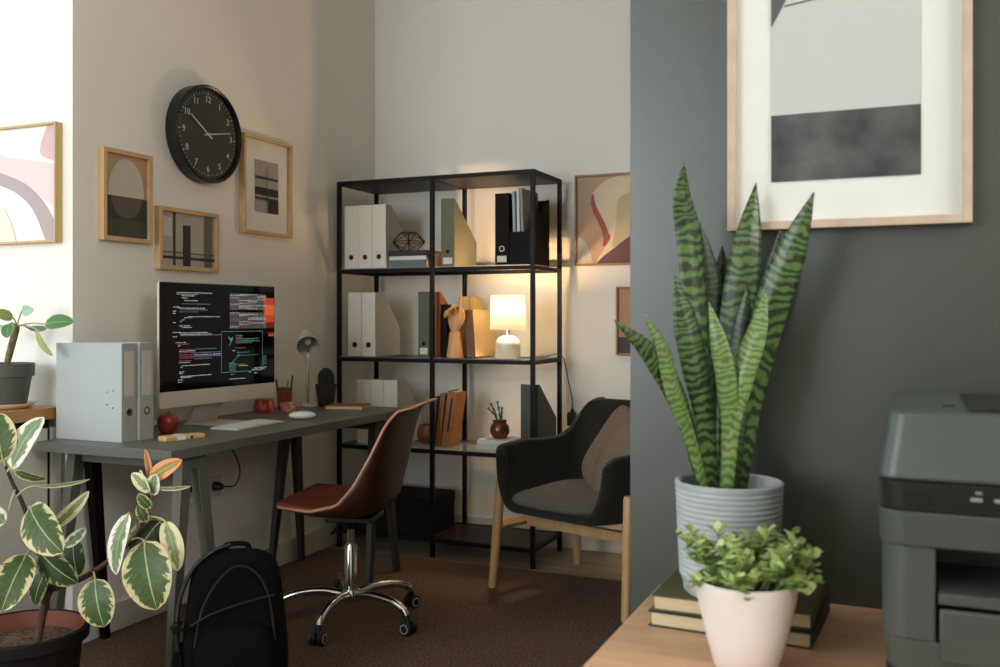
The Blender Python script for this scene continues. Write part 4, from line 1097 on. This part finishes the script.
for a in (((45, 324), (74, 322), 17, 3.1, 3.08, LG, -20), ((22, 311), (34, 310), 12, 3.15, 3.12, LG2, 10), ((13, 318), (-8, 312), 12, 3.1, 3.05, LG3, 20), ((9, 324), (7, 338), 13, 3.12, 3.1, LG, 0),
          ((36, 329), (53, 356), 10, 3.12, 3.08, LG3, 30), ((3, 326), (-9, 331), 9, 3.16, 3.2, LG2, 0), ((28, 328), (48, 328), 7, 3.2, 3.24, LG2, 30)):
    leaf('leaf', a[0], a[1], a[2], a[3], a[4], a[5], roll=a[6], stalk=(17, 326, d0), ptf=pt2, parent=t, bow=.08)

# ------------------------------------------------------------------ foreground sideboard
TZ = .64
SBX0, SBX1, SBY0, SBY1 = -.415, .62, .98, YD-.002
t = thing('sideboard', 'low oak sideboard against the dark wall in the foreground', 'sideboard', ((SBX0+SBX1)/2, (SBY0+SBY1)/2, 0))
w2, d2 = (SBX1-SBX0)/2, (SBY1-SBY0)/2
obj('tabletop', bx((-w2, -d2, TZ-.025), (w2, d2, TZ)), wood('sideboard_oak', (206, 160, 120), (222, 182, 144), stretch=(1.2, 13, 13), scale=2.4, rough=.42), t, bevel=.002)
obj('body', bx((-w2+.01, -d2+.01, .14), (w2-.01, d2-.005, TZ-.0255)), M_oak, t, bevel=.002)
for s in (-1, 1):
    dr = obj('door', bx((min(s*.005, s*(w2-.015)), -d2-.008, .155), (max(s*.005, s*(w2-.015)), -d2+.0095, TZ-.04)), M_oak, t, bevel=.002)
    b = NB(); tube(b, [(s*.04, -d2-.028, .36), (s*.04, -d2-.028, .46)], .005, 8); tube(b, [(s*.04, -d2-.028, .38), (s*.04, -d2-.008, .38)], .004, 8); tube(b, [(s*.04, -d2-.028, .44), (s*.04, -d2-.008, .44)], .004, 8)
    obj('handle', b, M_black, dr)
for x in (-w2+.06, w2-.06):
    for y in (-d2+.06, d2-.06):
        b = NB(); tube(b, [(x, y, .007), (x, y, .14)], [.014, .02], 12); obj('leg', b, M_oak, t)

# books under the snake plant: dark covers, pages towards left/front
M_cov = mat('cover_dark_olive', (88, 82, 54), .6)
M_cov2 = mat('cover_dark_green', (44, 48, 38), .6)
def fgbook(label, loc, rotz, w, d, h, mc):
    t = thing('book', label, 'book', loc, rotz, 'old books under the snake plant')
    c = .0022; b = NB()
    box(b, (-w/2, -d/2, 0), (w/2, d/2, c)); box(b, (-w/2, -d/2, h-c), (w/2, d/2, h)); box(b, (w/2-c, -d/2, c), (w/2, d/2, h-c))
    obj('cover', b, mc, t, bevel=.001)
    obj('pages', bx((-w/2+.005, -d/2+.005, c), (w/2-c, d/2-.005, h-c)), M_cream, t)
fgbook('lower old book under the grey ribbed pot, cream pages showing', (-.248, 1.545, TZ), R(-3), .245, .20, .024, M_cov2)
fgbook('upper old book with dark olive cover carrying the ribbed pot', (-.250, 1.55, TZ+.0243), R(-1), .24, .195, .024, M_cov)
# snake plant
pc = Vector((-.262, 1.515, TZ+.0486))
t = thing('snake_plant', 'tall snake plant with banded leaves in a ribbed grey pot', 'plant', pc)
obj('saucer', lathe(NB(), [(0, 0), (.064, 0), (.070, .006), (.072, .026), (.068, .026), (.064, .008), (0, .008)], 48), mat('saucer_grey', (176, 182, 182), .55), t)
prof = [(0, .009), (.066, .009), (.072, .02)]
nr = 17
for k in range(nr):
    z0 = .028+.138*k/nr; dz = .138/nr; r0 = .0755+.0065*(k/nr)
    prof += [(r0, z0+dz*.1), (r0+.0012, z0+dz*.3), (r0+.0012, z0+dz*.7), (r0, z0+dz*.95)]
prof += [(.0835, .169), (.0835, .175), (.080, .1765), (.0765, .173), (.075, .15), (.074, .13), (0, .13)]
obj('pot', lathe(NB(), prof, 64), mat('ribbed_grey_ceramic', (160, 168, 170), .6, noise=((176, 182, 182), 25)), t)
obj('soil', lathe(NB(), [(0, .146), (.0745, .144), (.0745, .135), (0, .135)], 30), M_soil, t)
SN1 = snake_mat('snake_green', (82, 108, 56), (30, 50, 26))
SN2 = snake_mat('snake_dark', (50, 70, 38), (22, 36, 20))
SN3 = snake_mat('snake_pale', (118, 140, 80), (78, 104, 52))
def sleaf(pts, wpx, m, roll=0, fold=.3):
    P = [at(px, py, d)-pc for px, py, d in pts]
    P[0].z = .14
    sp = catmull(P, 7); n = len(sp); dm = sum(p[2] for p in pts)/len(pts); W = wpx/F*dm
    T = (sp[-1]-sp[0]).normalized()
    view = Vector((sy, -cy, 0)).normalized(); nr_ = (view-T*view.dot(T)).normalized(); nr_ = Matrix.Rotation(R(roll), 3, T) @ nr_
    ws = []
    for i in range(n):
        s = i/(n-1)
        e = .45+.55*min(1, s/.45) if s < .45 else 1.0
        if s > .6: e *= max(.02, (1-((s-.6)/.4)**1.7))
        ws.append(W*e)
    b = NB(); leaf_surface(b, sp, ws, nr_, fold=-fold, nc=7)
    obj('leaf', b, m, t, solid=.0022, solid_off=0)
D = 1.545
sleaf([(712, 478, D), (702, 400, D), (697, 310, D+.01), (690, 235, D+.01), (683, 195, D), (684, 163, D-.01)], 27, SN1, 15)
sleaf([(722, 478, D+.02), (730, 400, D+.02), (738, 310, D+.03), (748, 240, D+.04), (756, 183, D+.06)], 33, SN1, -10)
sleaf([(738, 478, D), (750, 400, D-.01), (771, 310, D-.03), (793, 248, D-.05), (814, 192, D-.06)], 33, SN1, -15)
sleaf([(736, 478, D+.05), (752, 400, D+.05), (765, 320, D+.05), (776, 270, D+.04), (780, 230, D+.03)], 26, SN2, -10)
sleaf([(727, 480, D-.04), (730, 430, D-.05), (742, 375, D-.06), (757, 330, D-.06), (766, 290, D-.05)], 24, SN3, -30)
sleaf([(704, 480, D-.01), (690, 430, D-.03), (675, 390, D-.06), (650, 352, D-.09), (614, 320, D-.12)], 24, SN1, 25)
sleaf([(708, 480, D-.03), (692, 440, D-.05), (676, 395, D-.07), (664, 350, D-.08), (644, 313, D-.09)], 20, SN3, 30)
sleaf([(714, 480, D-.02), (706, 420, D-.03), (695, 360, D-.04), (685, 315, D-.04), (675, 275, D-.04)], 28, SN1, 10)
sleaf([(724, 480, D-.03), (729, 430, D-.05), (726, 380, D-.06), (718, 340, D-.06), (709, 302, D-.05)], 20, SN3, -20)
sleaf([(718, 478, D+.04), (716, 400, D+.05), (714, 320, D+.05), (708, 270, D+.05), (700, 222, D+.05)], 26, SN2, 0)
sleaf([(728, 478, D+.05), (729, 400, D+.05), (728, 330, D+.06), (724, 280, D+.07), (722, 246, D+.08)], 26, SN2, 10)
sleaf([(733, 480, D-.01), (735, 440, D-.01), (738, 390, D), (742, 330, D), (748, 285, D)], 24, SN2, -20)

# small plant in white pot
pc = Vector((-.207, 1.335, TZ))
t = thing('potted_herb', 'bushy light green plant in a smooth white pot in the foreground', 'plant', pc)
obj('pot', lathe(NB(), [(0, 0), (.040, 0), (.0435, .003), (.055, .045), (.0665, .095), (.0705, .118), (.0705, .121), (.0680, .1225), (.0655, .119), (.063, .10), (0, .098)], 56), mat('pot_white', (228, 222, 218), .4), t)
obj('soil', lathe(NB(), [(0, .110), (.064, .108), (.063, .1), (0, .1)], 30), M_soil, t)
MH = [mat('herb_green', (158, 184, 108), .6), mat('herb_pale', (200, 214, 146), .6), mat('herb_deep', (122, 150, 78), .6)]
rnd = random.Random(4)
b = NB(); bl = NB(); lay = None
for s in range(84):
    a = rnd.uniform(0, 2*PI); r0 = .045*math.sqrt(rnd.random())
    base = Vector((r0*math.cos(a), r0*math.sin(a), .108))
    out = rnd.uniform(.01, .075); hgt = rnd.uniform(.025, .072)
    if rnd.random() < .3: hgt = rnd.uniform(.0, .02); out = rnd.uniform(.04, .06)
    tip = base+Vector((out*math.cos(a), out*math.sin(a)*.7, hgt))
    tip.x += .012
    if tip.xy.length > .094: tip.xy = tip.xy.normalized()*.094
    tip.y = min(tip.y, .06)
    tube(b, catmull([base, base.lerp(tip, .5)+Vector((0, 0, .012)), tip], 3), .0009, 5)
    for k in range(12):
        f = .35+.65*k/11; p = base.lerp(tip, f)+Vector((0, 0, .012*4*f*(1-f)))
        aa = rnd.uniform(0, 2*PI); el = rnd.uniform(-.1, .9)
        d = Vector((math.cos(aa)*math.cos(el), math.sin(aa)*math.cos(el), math.sin(el)))
        ln = rnd.uniform(.014, .024); w = ln*.55; sdv = d.cross(Vector((0, 0, 1))).normalized(); up = sdv.cross(d)
        pp = [p, p+d*ln*.35+sdv*w*.42+up*.001, p+d*ln*.75+sdv*w*.5, p+d*ln, p+d*ln*.75-sdv*w*.5, p+d*ln*.35-sdv*w*.42+up*.001]
        vs = [bl.verts.new(q_) for q_ in pp]; c_ = bl.verts.new(p+d*ln*.55+up*.002)
        mi = rnd.choice((0, 0, 1, 1, 2))
        for i in range(6): bl.faces.new((vs[i], vs[(i+1) % 6], c_)).material_index = mi
obj('stem', b, MH[2], t); obj('foliage', bl, MH, t)

# ------------------------------------------------------------------ printer
M_pr = mat('printer_grey', (62, 69, 65), .42, bump=.06, bscale=500)
M_prd = mat('printer_dark', (22, 24, 22), .35)
PX0, PY0, PW, PD = -.035, 1.2, .40, .36
t = thing('printer', 'dark grey multifunction printer on the sideboard at right edge', 'printer', (PX0, PY0, TZ))
def rslab(z0, z1, in0, in1, r, x0=0, y0=0, w=PW, d=PD, mi=0, b=None, segs=6, n=1):
    """rounded-corner slab with inset changing from in0 at z0 to in1 at z1"""
    b = b or NB()
    rings = []
    for z, ins in ((z0, in0), (z1, in1)):
        pts = rbox_profile(w/2-ins, d/2-ins, r, segs)
        rings.append([b.verts.new((x0+w/2+px_, y0+d/2+py_, z)) for px_, py_ in pts])
    a, c = rings
    for i in range(len(a)): b.faces.new((a[i], a[(i+1) % len(a)], c[(i+1) % len(a)], c[i])).material_index = mi
    b.faces.new(a[::-1]).material_index = mi; b.faces.new(c).material_index = mi
    return b
H1, H2, H3 = .062, .255, .29
obj('paper_tray', rslab(.004, H1, .012, .008, .02), M_pr, t, bevel=.0015)
# main body with front opening (front faces -Y)
b = NB()
ox0, ox1, oz0, oz1 = .062, PW-.062, .105, .215
def body_part(z0, z1, i0, i1, xa, xb, ya, yb): pass
# side columns + back + top + bottom built around the opening
rslab(H1+.003, oz0, .010, .006, .03, b=b)
rslab(oz1, H2, .002, .0, .03, b=b)
for xa, xb in ((0.004, ox0), (ox1, PW-.004)):
    prf = []
    if xa < .1:
        prf = [(xb, .006)]+[(xa+.03-.03*math.sin(k*PI/12), .006+.03-.03*math.cos(k*PI/12)) for k in range(7)]+[(xa, PD-.02), (xb, PD-.02)]
    else:
        prf = [(xb, PD-.02)]+[(xb-.03+.03*math.sin(k*PI/12), .006+.03-.03*math.cos(k*PI/12)) for k in range(6, -1, -1)]+[(xa, .006), (xa, PD-.02)]
    prism(b, prf, 'z', oz0, oz1)
box(b, (ox0, .14, oz0), (ox1, PD-.02, oz1))
obj('body', b, M_pr, t, bevel=.002)
b = NB(); box(b, (ox0+.002, .02, oz0+.001), (ox1-.002, .14, oz0+.004)); prism(b, [(.004, oz0+.045), (.14, oz0+.058), (.14, oz0+.064), (.004, oz0+.058)], 'x', ox0+.003, ox1-.003)
obj('output_tray', b, M_pr, t, bevel=.002)
b = NB(); box(b, (ox0+.004, .0035, oz0-.022), (ox1-.004, .0095, oz0+.040)); obj('flap', b, M_pr, t, bevel=.003)
b = NB(); box(b, (ox0+.003, .0105, oz0+.058), (ox1-.003, .1395, oz1-.001)); obj('output_slot', NB() if False else bx((ox0+.003, .134, oz0+.06), (ox1-.003, .1395, oz1-.001)), M_prd, t); b.free()
obj('control_band', rslab(H2+.0005, H3, .004, .001, .028), M_prd, t, bevel=.001)
b = NB()
for x, w_, z in ((.098, .012, .272), (.122, .012, .272), (.145, .012, .272)): box(b, (x, .0005, z), (x+w_, .0045, z+.004))
box(b, (.103, .0005, .2805), (.110, .0045, .283))
obj('button', b, mat('button_white', (130, 140, 140), .4), t)
b = NB(); box(b, (.03, .0008, .264), (.055, .004, .276)); obj('status_window', b, mat('status_dark', (14, 12, 12), .2), t)
obj('scanner_lid', rslab(H3+.0015, .37, .0, .012, .02), mat('printer_lid_grey', (68, 76, 72), .38, bump=.05, bscale=500), t, bevel=.004, seg=3)
b = NB(); box(b, (.10, .04, .3705), (PW-.03, PD-.05, .3722)); obj('lid_inset', b, M_prd, t)
b = NB(); box(b, (.072, .10, .3705), (.086, .106, .3718)); obj('lid_mark', b, M_prd, t)

# ------------------------------------------------------------------ light
def area(name, loc, rot, sx, sy_, power, col):
    l = bpy.data.lights.new(name, 'AREA'); l.shape = 'RECTANGLE'; l.size = sx; l.size_y = sy_; l.energy = power; l.color = col
    o = bpy.data.objects.new(name, l); C.objects.link(o); o.location = loc; o.rotation_euler = rot; return o
# daylight entering through window_1 (behind the camera, to the left)
area('daylight_window', ((WIN[0]+WIN[1])/2, SOUTH-.12, (WIN[2]+WIN[3])/2), (R(90), 0, 0), WIN[1]-WIN[0], WIN[3]-WIN[2], 165, (.90, .96, 1))
# window in the west wall, just left of the frame, washes the white wall
area('daylight_side_window', (WEST-.12, .9, 1.75), (R(90), 0, R(-90)), 1.6, 1.7, 24, (.52, .77, 1))
# soft warm fill, added through a high opening made up in the east wall
area('added_fill_light', (EAST+.12, 0, 2.55), (R(90), 0, R(90)), 2.6, .8, 98, (1, .97, .92))
l = bpy.data.lights.new('lamp_bulb_light', 'POINT'); l.energy = 36; l.color = (1, .62, .33); l.shadow_soft_size = .045
o = bpy.data.objects.new('lamp_bulb_light', l); C.objects.link(o); o.location = (LX, LY, S2+.245)

w = bpy.data.worlds.new('World'); sc.world = w; w.use_nodes = True
w.node_tree.nodes['Background'].inputs[0].default_value = (.8, .88, 1, 1); w.node_tree.nodes['Background'].inputs[1].default_value = .6

# ------------------------------------------------------------------ camera
cam = bpy.data.cameras.new('Camera'); co = bpy.data.objects.new('Camera', cam); C.objects.link(co)
cam.sensor_width = 36; cam.lens = F/1000*36; cam.shift_y = -(333.5-HY)/1000
co.location = (0, 0, EYE); co.rotation_euler = (R(90), 0, YAW)
cam.clip_start = .02
cam.dof.use_dof = True; cam.dof.focus_distance = 2.9; cam.dof.aperture_fstop = 5.0
sc.camera = co
vs = sc.view_settings; vs.view_transform = 'Standard'; vs.look = 'None'; vs.gamma = 1; vs.exposure = 0; vs.use_curve_mapping = False
sc.cycles.use_denoising = True
sc.cycles.max_bounces = 10; sc.cycles.diffuse_bounces = 6; sc.cycles.transparent_max_bounces = 16
sc.cycles.sample_clamp_indirect = 6
sc.cycles.caustics_reflective = False; sc.cycles.caustics_refractive = False
